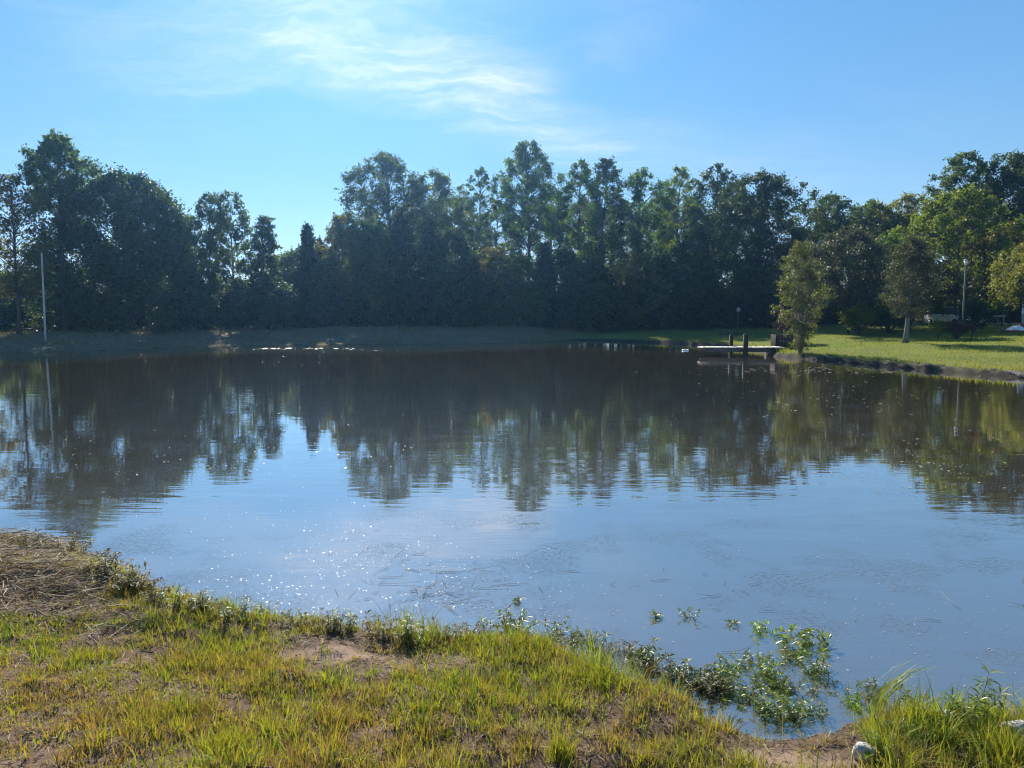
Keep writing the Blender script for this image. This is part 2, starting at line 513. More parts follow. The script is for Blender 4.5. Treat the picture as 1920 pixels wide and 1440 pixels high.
w4s = math_n(nt, 'MULTIPLY', ramp(nt, w4.outputs['Fac'], 0.51, 0.80), chop)
b3 = N(nt, 'ShaderNodeBump', {'Height': w4s, 'Strength': 1.0, 'Distance': 0.0021, 'Normal': b2.outputs[0]})
silt = mixc(nt, ramp(nt, patch.outputs['Fac'], 0.3, 0.7), (0.062, 0.046, 0.018), (0.078, 0.058, 0.024))
shal = math_n(nt, 'MULTIPLY', ramp(nt, sepw.outputs['Y'], 12.0, 4.0), ramp(nt, patch.outputs['Fac'], 0.2, 0.5, 0.75, 1.0))
silt = mixc(nt, shal, silt, (0.088, 0.080, 0.064))
body = N(nt, 'ShaderNodeBsdfDiffuse', {'Color': silt, 'Normal': b1.outputs[0]})
glos = N(nt, 'ShaderNodeBsdfGlossy', {'Color': (1, 1, 1, 1), 'Roughness': 0.02, 'Normal': b3.outputs[0]})
fre = N(nt, 'ShaderNodeFresnel', {'IOR': 1.33, 'Normal': b1.outputs[0]})
refl = math_n(nt, 'MINIMUM', math_n(nt, 'MULTIPLY_ADD', fre.outputs[0], 1.2, 0.29), 0.88)
mxw = N(nt, 'ShaderNodeMixShader', {0: refl, 1: body.outputs[0], 2: glos.outputs[0]})
N(nt, 'ShaderNodeOutputMaterial', {'Surface': mxw.outputs[0]})

# ------------------------------------------------------------------ the pond's outline and the lie of the land
near_px = [(-120, 965), (0, 1004), (90, 1012), (150, 1024), (215, 1062), (262, 1100), (300, 1122), (400, 1135), (520, 1160), (650, 1170),
           (745, 1190), (850, 1196), (960, 1200), (1060, 1212), (1120, 1235), (1200, 1268), (1320, 1305), (1375, 1352), (1440, 1376),
           (1560, 1376), (1620, 1340), (1700, 1330), (1800, 1335), (1925, 1350)]
right_px = [(1925, 709), (1820, 702), (1720, 693), (1620, 684), (1540, 676), (1500, 673), (1450, 669), (1446, 661), (1400, 655), (1340, 650),
            (1290, 646), (1233, 643), (1160, 640), (1090, 638), (1020, 641), (900, 645), (700, 646), (560, 647), (430, 649), (300, 654),
            (150, 660), (0, 664), (-150, 668)]
poly = [gp(x, y)[:2] for x, y in near_px] + [np.array(p) for p in ((4.4, 4.6), (7, 5.6), (12, 8.5), (17.5, 13), (19.8, 20), (19.2, 24.5))] + \
       [gp(x, y)[:2] for x, y in right_px] + [np.array(p) for p in ((-34, 36), (-30, 27), (-22, 19), (-13, 12.5))]
poly = np.array(poly)


def sdist(x, y):
    """signed distance to the shore line, positive on land"""
    x, y = np.asarray(x, float).ravel(), np.asarray(y, float).ravel()
    best = np.full(len(x), 1e9)
    ins = np.zeros(len(x), bool)
    for i in range(len(poly)):
        a, b = poly[i], poly[(i + 1) % len(poly)]
        ab = b - a
        px, py = x - a[0], y - a[1]
        t = np.clip((px * ab[0] + py * ab[1]) / (ab @ ab + 1e-9), 0, 1)
        best = np.minimum(best, (px - t * ab[0]) ** 2 + (py - t * ab[1]) ** 2)
        if abs(ab[1]) > 1e-9:
            c = ((a[1] > y) != (b[1] > y)) & (x < ab[0] * (y - a[1]) / ab[1] + a[0])
            ins ^= c
    d = np.sqrt(best)
    return np.where(ins, -d, d)


hay_c = gp(70, 1075, 0.3)


def land(x, y, full=False):
    x, y = np.asarray(x, float), np.asarray(y, float)
    sh = x.shape
    x, y = x.ravel(), y.ravel()
    d = sdist(x, y)
    near = 1 - sstep(13, 20, y - 0.1 * np.abs(x))
    right = sstep(6, 13, x + 0.25 * (y - 40)) * (1 - near)
    far = np.clip(1 - near - right, 0, 1)
    d = d + near * (fbm(x * 2.2, y * 2.2, 3, 3) - 0.5) * 0.28 + (1 - near) * (fbm(x * .5, y * .5, 7, 3) - 0.5) * 0.9 * sstep(0, 3, np.abs(d))
    dp = np.maximum(d, 0)
    zn = 0.10 * sstep(0, 0.3, dp) + 0.82 * sstep(0, 5.2, dp) * 0.95
    zr = 0.17 * sstep(0, 0.22, dp) + 0.95 * (1 - np.exp(-dp / 15.0)) + 0.003 * dp
    zf = 0.85 * sstep(0, 7.5, dp) - 0.25 * sstep(9, 14, dp)
    bump_n = (fbm(x * 1.6, y * 1.6, 11, 4) - 0.5) * 0.16 + (fbm(x * 7, y * 7, 23, 3) - 0.5) * 0.06
    hay = np.exp(-(((x - hay_c[0] + 0.4) / 1.5) ** 2 + ((y - hay_c[1]) / 0.75) ** 2)) * 0.16
    bump_f = (fbm(x * .25, y * .25, 31, 3) - 0.5) * 0.25
    zl = near * (zn + sstep(0.05, 0.7, dp) * bump_n + hay) + right * (zr + sstep(0.5, 6, dp) * bump_f * 0.6) + far * (zf + sstep(1, 6, dp) * bump_f)
    z = np.where(d > 0, zl + 0.004, np.maximum(d * 0.35, -1.2) - 0.03)
    z = z + sstep(90, 300, y) * 3.0
    if full:
        wood = np.maximum(far * sstep(9, 13, dp), right * sstep(26, 34, dp) * sstep(50, 60, y))
        lawn = np.clip(right * 1.15, 0, 1) * sstep(0.12, 0.4, dp)
        mud = near * (1 - sstep(0.03, 0.3, d)) * .45 + (1 - near) * (1 - sstep(0.12, 0.45, d))
        return z.reshape(sh), d.reshape(sh), near.reshape(sh), lawn.reshape(sh), wood.reshape(sh), mud.reshape(sh)
    return z.reshape(sh)


def gz(x, y):
    return float(land(np.array([x]), np.array([y]))[0])


# sandy bare spots on the near bank (frame position, half sizes in metres)
sand_spots = [((610, 1203), 0.42, 0.13), ((1500, 1385), 0.40, 0.13), ((640, 1190), 0.2, 0.06)]


def sand_w(x, y):
    w = np.zeros_like(x)
    for (p, rx, ry) in sand_spots:
        c = gp(*p, 0.25)
        q = ((x - c[0]) / rx) ** 2 + ((y - c[1]) / ry) ** 2
        w = np.maximum(w, (1 - sstep(0.4, 1.3, q + (fbm(x * 9, y * 9, 5, 3) - .5) * 1.2)))
    return w


# ---- the ground sheet
def spaced(a, b, fine0, fine1, step, grow):
    out = list(np.arange(fine0, fine1 + 1e-6, step))
    s, v = step, fine1
    while v < b:
        s = min(s * grow, 0.3 if v < 24 and b > 100 else 14)
        v += s
        out.append(v)
    s, v = step, fine0
    while v > a:
        s = min(s * grow, 14)
        v -= s
        out.insert(0, v)
    return np.array(out)


xs = spaced(-340, 340, -6.2, 6.2, 0.055, 1.07)
ys = np.concatenate([spaced(-40, 9.3, 1.6, 9.3, 0.055, 1.25)[:-1], np.arange(9.3, 20, 0.35), np.arange(20, 60, 0.2), np.arange(60, 75, 0.6), np.arange(75, 130, 3), np.arange(130, 360, 14)])
X, Y = np.meshgrid(xs, ys)
z, d, near, lawnw, woodw, mudw = land(X, Y, True)
V = np.stack([X, Y, z], -1).reshape(-1, 3)
nx, ny = len(xs), len(ys)
I = (np.arange(ny - 1)[:, None] * nx + np.arange(nx - 1)[None, :]).ravel()
Q = np.stack([I, I + 1, I + 1 + nx, I + nx], -1)
sandv = sand_w(X, Y) * near
me = mesh_np('ground', V, [Q], gm, {'near': near.ravel(), 'lawn': lawnw.ravel(), 'wood': woodw.ravel(), 'mud': mudw.ravel(), 'sand': sandv.ravel()}, True)
tag(obj('ground', me), 'grassy bank, dam, lawn and woodland floor around the pond', 'ground', kind='structure')

# ---- the pond surface: one sheet that ends under the banks
me = mesh_np('water', [(-60, 2.5, 0), (42, 2.5, 0), (42, 66, 0), (-60, 66, 0)], [[[0, 1, 2, 3]]], wm)
tag(obj('water', me), 'still muddy pond reflecting trees and blue sky', 'pond', kind='structure')

# ------------------------------------------------------------------ trees
TRI = [0]


def crown_profile(kind):
    if kind == 'tall':
        return lambda t: (0.35 + 0.65 * np.sin(np.pi * np.clip(t * 0.85 + 0.12, 0, 1))) * (1 - 0.58 * np.clip((t - 0.66) / 0.34, 0, 1) ** 1.8)
    if kind == 'round':
        return lambda t: np.sqrt(np.clip(1 - (2 * t - 0.95) ** 2, 0.02, 1))
    if kind == 'cone':
        return lambda t: (1 - t) ** 0.8 * 0.95 + 0.06
    if kind == 'dome':
        return lambda t: np.sqrt(np.clip(1 - t ** 2.6, 0.0, 1))
    if kind == 'bush':
        return lambda t: np.sqrt(np.clip(1 - (1.6 * t - 0.6) ** 2, 0.03, 1))
    if kind == 'vase':
        return lambda t: (0.22 + 0.85 * np.clip(t / 0.55, 0, 1) ** 0.9) * (1 - 0.8 * np.clip((t - 0.5) / 0.5, 0, 1) ** 1.3)
    return lambda t: np.ones_like(t)


def tree_meshes(name, H, zb, R, kind, nleaf, mat, seed, leaf=0.24, clump=0.95, nclump=40, shell=0.5, lean=0.0, bark='bark', trunk_r=None, stems=1):
    rng = np.random.default_rng(seed)
    nclump, clump, nleaf, leaf = int(nclump * 2.3), clump * 0.80, int(nleaf * 1.42), leaf * 0.84
    if kind in ('tall', 'round') and R > 1.2:
        R *= 1.32
    prof = crown_profile(kind)
    g = G()
    tr = trunk_r or max(0.06, H * 0.0115)
    phis = rng.uniform(0, 6.28, 4)
    la = rng.uniform(0, 6.28)
    trunks = []
    for s in range(stems):
        k = 9
        tt = np.linspace(0, 1, k)
        wob = np.cumsum(rng.normal(0, 0.012 * H, (k, 2)), 0) * tt[:, None] * 0.6
        off = np.array([math.cos(s * 2.4 + la), math.sin(s * 2.4 + la)]) * (0 if stems == 1 else 1)
        hz = H * (0.9 if kind != 'dome' else 0.8)
        P = np.stack([wob[:, 0] + off[0] * (0.06 + R * 0.45 * tt ** 1.3) + lean * H * tt ** 1.5 * math.cos(la), wob[:, 1] + off[1] * (0.06 + R * 0.45 * tt ** 1.3), tt * hz - 0.12], -1)
        rr = tr * (1 - 0.86 * tt) * (0.6 if stems > 1 else 1)
        rr[0] *= 1.45
        g.tube(P, rr, 7, tint=0.5)
        trunks.append(P)
    # clumps through the crown's volume
    n = nclump
    t = (np.arange(n) + rng.uniform(0, 1, n)) / n
    if kind in ('tall', 'round', 'dome', 'bush'):
        t = t ** 0.9
    ph = np.arange(n) * 2.39996 + rng.normal(0, 0.5, n)
    la_ = 0.25 if kind == 'dome' else 1.0
    lob = 1 + la_ * 0.24 * np.sin(2 * ph + phis[0]) + la_ * 0.16 * np.sin(3 * ph + phis[1] + t * 4) + la_ * 0.12 * np.sin(5 * ph + phis[2] - t * 7)
    rad = R * prof(t) * lob * (shell + (1 - shell) * np.sqrt(rng.uniform(0, 1, n))) * rng.uniform(0.75, 1.05, n)
    cz = zb + (H - zb) * t - clump * 0.45 * t
    P0 = trunks[0]
    axx, axy = np.interp(cz, P0[:, 2], P0[:, 0]), np.interp(cz, P0[:, 2], P0[:, 1])
    cen = np.stack([axx + rad * np.cos(ph), axy + rad * np.sin(ph), cz], -1)
    cr = clump * rng.uniform(0.65, 1.25, n) * (0.55 + 0.45 * np.clip(prof(t), 0.25, 1))
    for i in range(n):
        tp = trunks[i % len(trunks)]
        zs = max(0.25 * H * (0 if kind in ('dome', 'bush', 'cone') else 1), cz[i] - rad[i] * rng.uniform(0.45, 0.95) - 0.3)
        if zs > tp[-1, 2]:
            zs = tp[-1, 2] - 0.05
        st = np.array([np.interp(zs, tp[:, 2], tp[:, 0]), np.interp(zs, tp[:, 2], tp[:, 1]), zs])
        mid = (st + cen[i]) / 2 + rng.normal(0, 0.12, 3) * (1 + rad[i] * .1) + np.array([0, 0, 0.12 * rad[i] * (-1 if kind == 'cone' else 1)])
        q = np.linspace(0, 1, 5)[:, None]
        B = (1 - q) ** 2 * st + 2 * q * (1 - q) * mid + q ** 2 * cen[i]
        r0 = tr * 0.30 * (1 - zs / H * 0.5)
        g.tube(B, np.linspace(r0, r0 * 0.25, 5), 4, cap=False)
    tm = g.mesh('trunk', M[bark], True)
    # leaves
    w = cr ** 2
    cnt = np.maximum(6, (nleaf * w / w.sum()).astype(int))
    PP, TT = [], []
    for i in range(n):
        k = cnt[i]
        ns = max(6, int(6 + cr[i] * 8))
        tw = rng.normal(0, 1, (ns, 3))
        tw /= np.linalg.norm(tw, axis=1)[:, None]
        if kind not in ('cone', 'dome'):
            tw += np.array([math.cos(ph[i]) * .5, math.sin(ph[i]) * .5, 0.55])
            tw /= np.linalg.norm(tw, axis=1)[:, None] + 1e-6
        tw *= cr[i] * rng.uniform(.7, 1.75 if kind != 'dome' else 1.15, (ns, 1)) * np.array([1, 1, 0.9])
        si = rng.integers(0, ns, k)
        q = rng.uniform(0, 1, k)[:, None] ** 0.8
        p = cen[i] + tw[si] * q + rng.normal(0, 1, (k, 3)) * cr[i] * ((0.34 - 0.22 * q) if kind != 'dome' else 0.36) * np.array([1.0, 1.0, 0.75])
        stray = rng.uniform(0, 1, k) < .12
        p[stray] += rng.normal(0, .22, (stray.sum(), 3)) * cr[i]
        if kind == 'cone':
            p[:, 2] -= 0.35 * (np.linalg.norm(p[:, :2] - cen[i][:2], axis=1))
        PP.append(p)
        ct = rng.uniform(0.15, 0.85)
        TT.append(np.clip(ct * 0.55 + 0.45 * rng.uniform(0, 1, k), 0, 1))
    PP = np.vstack(PP)
    TT = np.concatenate(TT)
    keep = PP[:, 2] > 0.05
    PP, TT = PP[keep], TT[keep]
    # a small share drawn finely for the outline
    L = leaf * rng.uniform(0.7, 1.35, len(PP))
    V, Q = leaf_quads(rng, PP, L, L * 0.62)
    cm = mesh_np('crown', V, [Q], M[mat], np.repeat(TT, 4))
    TRI[0] += 2 * len(Q)
    return tm, cm


def put_tree(name, label, cat, tm, cm, loc, rz=0.0, sc=(1, 1, 1), group=None):
    t = thing(name, label, cat, loc, rz, group)
    t.scale = sc
    obj('trunk', tm, t)
    obj('crown', cm, t)
    return t


def tree_px(name, label, x, top, half, bottom, Yd, kind, nleaf, mat, seed, cat='tree', group=None, base_x=None, **kw):
    """a tree standing at depth Yd whose crown spans the given place in the frame"""
    Xw = at(x, 600, Yd)[0]
    z0 = gz(Xw, Yd)
    H = at(x, top, Yd)[2] - z0
    zb = max(0.1, at(x, bottom, Yd)[2] - z0)
    R = half * (Yd / 1440.0)
    tm, cm = tree_meshes(name, H, zb, R, kind, nleaf, mat, seed, **kw)
    return put_tree(name, label, cat, tm, cm, (Xw, Yd, z0), 0, (1, 1, 1), group)


# --- far left
tree_px('broadleaf_tree', 'tall airy tree at the far left edge, above the pale pole', 122, 250, 46, 400, 52, 'tall', 12000, 'leaf_green', 1, nclump=46, clump=0.62, shell=.35, leaf=.20)
tree_px('broadleaf_tree', 'thin see-through tree cut off by the left frame edge', 35, 322, 52, 560, 47, 'round', 7500, 'leaf_olive', 2, nclump=60, clump=0.62, shell=.3, leaf=.18)
tree_px('vine_covered_tree', 'massive dome shaped dark tree, the broadest one on the left', 240, 322, 138, 640, 55, 'dome', 50000, 'leaf_dark', 3, nclump=170, clump=1.05, shell=.66, leaf=.25)
tree_px('broadleaf_tree', 'narrow airy tree touching the right side of the big dome tree', 395, 362, 36, 600, 60, 'tall', 9000, 'leaf_green', 4, nclump=34, clump=0.66, leaf=.2)
tree_px('broadleaf_tree', 'gnarled open tree with bent top, left of the sky gap', 437, 358, 44, 600, 62, 'tall', 9500, 'leaf_green', 5, nclump=34, clump=0.7, leaf=.2, lean=0.03)
tree_px('broadleaf_tree', 'small leafy tree on the left rim of the sky gap', 492, 406, 26, 620, 61, 'tall', 8000, 'leaf_dark', 6, nclump=26, clump=0.75, leaf=.22)
tree_px('understory_tree', 'low bushy tree filling the bottom of the sky gap', 524, 478, 34, 640, 70, 'bush', 6000, 'leaf_olive', 7, nclump=26, clump=0.9)
# --- middle
tree_px('pointed_tree', 'small pointed dark tree on the right rim of the sky gap', 574, 418, 34, 640, 62, 'cone', 12000, 'needle', 8, nclump=60, clump=0.62)
tree_px('broadleaf_tree', 'rounded mid height tree left of the big rounded tree, olive leaves', 640, 402, 44, 600, 66, 'tall', 11000, 'leaf_olive', 9, nclump=34, clump=0.85)
tree_px('broadleaf_tree', 'big rounded tree with feathery crown left of the middle', 737, 288, 60, 470, 74, 'round', 17000, 'leaf_green', 10, nclump=70, clump=0.85, shell=.45, leaf=.22)
tree_px('broadleaf_tree', 'round topped tree with yellowish crest beside the feathery tree', 822, 316, 40, 500, 75, 'round', 13000, 'leaf_yellow', 11, nclump=40, clump=0.9, leaf=.22)
tree_px('pointed_tree', 'slim spire topped tree left of the tallest tree', 897, 316, 40, 520, 78, 'tall', 9000, 'leaf_green', 12, nclump=44, clump=0.62, leaf=.22)
tree_px('broadleaf_tree', 'tallest tree in the middle of the far treeline', 990, 262, 52, 450, 76, 'tall', 17000, 'leaf_green', 13, nclump=64, clump=0.8, shell=.4, leaf=.21)
tree_px('broadleaf_tree', 'twin topped tree just right of the tallest tree, left half', 1080, 299, 38, 520, 75, 'tall', 12000, 'leaf_green', 14, nclump=36, clump=0.85, leaf=.22)
tree_px('broadleaf_tree', 'twin topped tree just right of the tallest tree, right half with tilted tip', 1126, 295, 33, 520, 77, 'tall', 11000, 'leaf_dark', 15, nclump=32, clump=0.85, leaf=.22, lean=0.02)
tree_px('broadleaf_tree', 'flat topped open tree in the right middle of the treeline', 1195, 318, 52, 520, 76, 'round', 13000, 'leaf_green', 16, nclump=48, clump=0.8, shell=.4, leaf=.22)
tree_px('broadleaf_tree', 'pale green slender tree right of the flat topped tree', 1264, 312, 32, 510, 78, 'tall', 9500, 'leaf_yellow', 17, nclump=34, clump=0.75, leaf=.21)
tree_px('broadleaf_tree', 'dark tree with a square cut broad top', 1328, 305, 42, 520, 77, 'round', 14000, 'leaf_dark', 18, nclump=44, clump=0.85, leaf=.22)
tree_px('broadleaf_tree', 'large dark oak like tree with long bare trunk, last before the low trees', 1425, 324, 70, 500, 68, 'round', 18000, 'leaf_dark', 19, nclump=56, clump=0.95, shell=.45, leaf=.23, trunk_r=.28)
# --- right
tree_px('broadleaf_tree', 'low rounded tree right of the large dark oak', 1545, 364, 52, 520, 72, 'round', 13000, 'leaf_dark', 20, nclump=44, clump=0.9, leaf=.22)
tree_px('broadleaf_tree', 'low flat crowned tree in the dip of the treeline', 1628, 374, 46, 520, 74, 'round', 12000, 'leaf_green', 21, nclump=40, clump=0.9, leaf=.22)
tree_px('broadleaf_tree', 'rust tinged tree at the right end of the treeline dip', 1700, 362, 50, 520, 72, 'round', 13000, 'leaf_olive', 22, nclump=44, clump=0.9, leaf=.22)
tree_px('broadleaf_tree', 'tall tree rising behind the yellow green tree', 1795, 284, 46, 480, 70, 'round', 14000, 'leaf_green', 23, nclump=46, clump=0.8, leaf=.21)
tree_px('broadleaf_tree', 'second tall tree behind the yellow green tree, further right', 1868, 290, 44, 500, 68, 'tall', 13000, 'leaf_green', 24, nclump=42, clump=0.85, leaf=.21)
tree_px('broadleaf_tree', 'tall dark tree cut off by the right frame edge', 1930, 274, 60, 500, 66, 'round', 15000, 'leaf_dark', 25, nclump=46, clump=0.95, leaf=.22)
tree_px('maple_tree', 'bright yellow green tree standing behind the lamp post', 1790, 352, 74, 585, 57, 'tall', 22000, 'leaf_yellow', 26, nclump=64, clump=0.9, leaf=.2)
tree_px('broadleaf_tree', 'rusty brown tree right of the yellow green tree', 1880, 420, 56, 570, 58, 'round', 13000, 'leaf_red', 27, nclump=48, clump=0.75, leaf=.18)
tree_px('broadleaf_tree', 'sunlit olive tree at the right frame edge, lowest branches above the lawn', 1932, 455, 50, 575, 46, 'round', 9000, 'leaf_olive', 28, nclump=40, clump=0.55, leaf=.14)
tree_px('broadleaf_tree', 'dark grey leaved tree with short trunk behind the yellow bush', 1592, 428, 62, 575, 52, 'round', 20000, 'leaf_grey', 29, nclump=64, clump=0.7, leaf=.15)
tree_px('broadleaf_tree', 'silvery tree with thick pale trunk on the sunny lawn', 1700, 440, 33, 596, 40.5, 'tall', 15000, 'leaf_grey', 30, nclump=34, clump=0.6, leaf=.085, shell=.65, bark='bark_pale', trunk_r=.14)
tree_px('broadleaf_tree', 'shaded tree between the silvery tree and the grey leaved tree', 1665, 440, 56, 590, 56, 'round', 15000, 'leaf_green', 31, nclump=54, clump=0.75, leaf=.17)
tree_px('young_tree', 'slender olive young tree on the shore beside the dock', 1503, 455, 48, 655, 37.5, 'vase', 12000, 'leaf_sapling', 32, nclump=58, clump=0.36, leaf=.085, shell=.25, bark='bark_pale', trunk_r=.075, stems=6)

# --- shrubs on the lawn
tree_px('shrub', 'round sunlit yellow green bush beside the short dark trunk', 1612, 572, 30, 612, 50, 'bush', 5000, 'leaf_yellow', 40, cat='shrub', nclump=30, clump=0.38, leaf=.11, trunk_r=.05)
tree_px('shrub', 'low dark shrub right of the yellow green bush', 1668, 580, 36, 612, 51, 'bush', 5000, 'leaf_dark', 41, cat='shrub', nclump=28, clump=0.42, leaf=.12, trunk_r=.05)
tree_px('shrub', 'brown dried shrub below the lamp post', 1795, 603, 28, 622, 43, 'bush', 4500, 'leaf_red', 42, cat='shrub', nclump=28, clump=0.26, leaf=.07, trunk_r=.04)
tree_px('shrub', 'small pale yellow shrub at the left of the brown shrub', 1760, 599, 10, 624, 42.5, 'bush', 1200, 'leaf_yellow', 43, cat='shrub', nclump=10, clump=0.18, leaf=.08, trunk_r=.03)
tree_px('shrub', 'plum coloured shrub behind the young tree by the dock', 1478, 580, 24, 622, 45, 'bush', 3500, 'leaf_plum', 44, cat='shrub', nclump=24, clump=0.3, leaf=.1, trunk_r=.05)
tree_px('shrub', 'black green bush at the foot of the yellow green tree', 1826, 562, 24, 612, 50, 'bush', 4500, 'leaf_dark', 45, cat='shrub', nclump=24, clump=0.42, leaf=.13, trunk_r=.05)
tree_px('shrub', 'golden shrub behind the white topped table', 1866, 570, 12, 598, 62, 'bush', 1600, 'leaf_yellow', 46, cat='shrub', nclump=12, clump=0.3, leaf=.12, trunk_r=.04)
tree_px('shrub', 'russet shrub right of the white topped table', 1894, 572, 16, 602, 60, 'bush', 2200, 'leaf_red', 47, cat='shrub', nclump=14, clump=0.34, leaf=.12, trunk_r=.04)

# --- shaded understory row behind the dam (four kinds of growth, copied)
und = [tree_meshes('understory', 9.0, 0.2, 2.3, 'cone', 11000, 'needle', 60, nclump=90, clump=0.72, leaf=.24, shell=.55),
       tree_meshes('understory', 8.0, 0.3, 2.7, 'dome', 12000, 'leaf_green', 61, nclump=64, clump=0.95, leaf=.26, shell=.5),
       tree_meshes('understory', 8.5, 0.3, 2.2, 'tall', 11000, 'leaf_dark', 62, nclump=60, clump=0.9, leaf=.26),
       tree_meshes('understory', 9.0, 0.3, 2.4, 'tall', 10500, 'leaf_olive', 63, nclump=60, clump=0.85, leaf=.25)]
rng = np.random.default_rng(5)
spots = []  # frame x, top y, depth, kind
for x in range(-60, 540, 44):
    spots.append((x + rng.uniform(-12, 12), rng.uniform(505, 560), rng.uniform(58, 64), int(rng.integers(1, 4))))
tops = {560: 470, 610: 448, 660: 430, 705: 415, 762: 396, 800: 402, 845: 430, 890: 470, 930: 462, 975: 470, 1015: 450, 1060: 462, 1105: 480, 1150: 492,
        1195: 472, 1240: 470, 1280: 455, 1318: 425, 1358: 470, 1400: 500, 1450: 505, 1500: 515}
for x, ty in tops.items():
    kd = 0 if x in (762, 800, 1318, 610, 1015) else int(rng.integers(1, 4))
    spots.append((x, ty + rng.uniform(-6, 6), rng.uniform(63, 67), kd))
for x in range(545, 1960, 40):
    spots.append((x + rng.uniform(-14, 14), rng.uniform(500, 545), rng.uniform(69, 74), int(rng.integers(1, 4))))
for i, (x, ty, Yd, kd) in enumerate(spots):
    Xw = at(x, 600, Yd)[0]
    z0 = gz(Xw, Yd)
    H = at(x, ty, Yd)[2] - z0
    s = H / (9.0, 8.0, 8.5, 9.0)[kd]
    sx = max(0.85, s * rng.uniform(0.75, 0.95))
    if kd == 0 and abs(x - 1318) < 2:
        lab, gr = 'cone shaped cedar standing in front of the dark wood, near the dock', None
    elif kd == 0:
        lab, gr = 'dark cone shaped cedar in the shaded row behind the dam', 'cedars in the understory row'
    else:
        lab, gr = 'low dark tree in the shaded thicket under the tall trees', 'understory trees behind the dam'
    put_tree('cedar_tree' if kd == 0 else 'understory_tree', lab, 'tree', und[kd][0], und[kd][1], (Xw, Yd, z0), rng.uniform(0, 6.28), (sx, sx, s), gr)

# --- deeper wood behind the front rows
deep = [tree_meshes('deep', 15.0, 5.0, 3.0, 'tall', 9000, 'leaf_dark', 70, nclump=40, clump=0.95, leaf=.27),
        tree_meshes('deep', 15.0, 5.5, 3.2, 'round', 9000, 'leaf_green', 71, nclump=40, clump=0.95, leaf=.27)]
for x, ty, Yd in [(10, 505, 72), (60, 500, 75), (110, 495, 70), (250, 420, 74), (330, 440, 72), (600, 470, 84), (690, 390, 88), (780, 380, 90), (855, 372, 88), (930, 380, 92),
                  (1035, 360, 92), (1105, 372, 94), (1160, 380, 90), (1230, 370, 94), (1295, 372, 92), (1375, 372, 90), (1480, 452, 88), (1520, 420, 86), (1590, 410, 88),
                  (1665, 405, 86), (1745, 400, 86), (1830, 380, 88), (1900, 370, 86), (1990, 330, 80)]:
    k = int(rng.integers(0, 2))
    Xw = at(x, 600, Yd)[0]
    z0 = gz(Xw, Yd)
    s = (at(x, ty, Yd)[2] - z0) / 15.0
    put_tree('woodland_tree', 'tree deep in the wood, half hidden behind the front row', 'tree', deep[k][0], deep[k][1], (Xw, Yd, z0), rng.uniform(0, 6.28), (max(s, .8),) * 2 + (s,), 'trees deep in the wood')


# ------------------------------------------------------------------ dock and shore
def part(g, name, mat, parent, smooth=False):
    return obj(name, g.mesh(name, M[mat], smooth), parent)


a = gp(1310, 655.5, 0.0)
dk_y = gp(1398, 667, 0)[1]
xl, xr = at(1317, 650, dk_y)[0], at(1474, 650, dk_y)[0]
dock = thing('dock', 'small wooden dock with two dark posts beside the young tree', 'dock', (xl, dk_y, 0.0))
DL = xr - xl
deck_z = at(1390, 651.5, dk_y)[2]
rngp = random.Random(4)
npl = 30
pw = DL / npl
gpl = G()
gpl.box((-pw / 2 + 0.006, 0.02, -0.02), (pw / 2 - 0.006, 1.1, 0.02), bev=0.006)
plank_me = gpl.mesh('plank', M['deck_wood'])
for i in range(npl):
    o = obj('plank', plank_me, dock, (pw * (i + .5), rngp.uniform(-.02, .02), deck_z - 0.018 + rngp.uniform(-.006, .006)))
    o.rotation_euler = (rngp.uniform(-.006, .006), rngp.uniform(-.01, .01), rngp.uniform(-.006, .006))
for yy in (0.08, 0.98):
    g = G()
    g.box((0.42 if yy < .5 else 0.1, yy, deck_z - 0.24), (DL - 0.75, yy + 0.06, deck_z - 0.045), bev=0.006)
    part(g, 'beam', 'beam_wood', dock)
for (px_, yy, tw) in ((1398, -0.11, 0.105), (1371, 1.22, 0.085)):
    xx = at(px_, 640, dk_y + yy)[0] - xl
    zt = at(px_, 626.5 if yy < 0 else 627.5, dk_y + yy)[2]
    g = G()
    g.box((xx - tw, yy - tw, -0.9), (xx + tw, yy + tw, zt), bev=0.012)
    part(g, 'post', 'post_wood', dock)
g = G()
g.box((DL - 0.72, 0.0, -0.3), (DL - 0.35, 1.2, deck_z - 0.05), bev=0.02)
part(g, 'abutment', 'post_wood', dock)

# weathered box of boards on the lawn behind the young tree
bl, br = at(1456, 640, 41.0)[0], at(1500, 640, 41.0)[0]
zb0 = gz((bl + br) / 2, 41.0)
box = thing('wooden_bin', 'dark weathered wooden bin on the grass behind the young tree', 'bin', ((bl + br) / 2, 41.0, zb0))
bw_ = br - bl
hb = 0.80
gb = G()
gb.box((-0.075, -0.014, 0), (0.075, 0.014, hb), bev=0.005)
bme = gb.mesh('board', M['post_wood'])
nb = int(bw_ / 0.16)
for yy in (0, 0.8):
    for i in range(nb):
        o = obj('board', bme, box, (-bw_ / 2 + 0.09 + i * (bw_ - .18) / (nb - 1), yy, -0.03 + rngp.uniform(-.012, .012)))
for sx in (-1, 1):
    for i in range(5):
        o = obj('board', bme, box, (sx * (bw_ / 2 + 0.03), 0.09 + i * 0.156, -0.03 + rngp.uniform(-.012, .012)))
        o.rotation_euler = (0, 0, math.pi / 2)
g = G()
g.box((-bw_ / 2 + .05, -0.05, 0.36), (bw_ / 2 - .02, -0.018, 0.42), bev=0.005, rot=[[math.cos(.1), 0, math.sin(.1)], [0, 1, 0], [-math.sin(.1), 0, math.cos(.1)]])
part(g, 'brace', 'beam_wood', box)

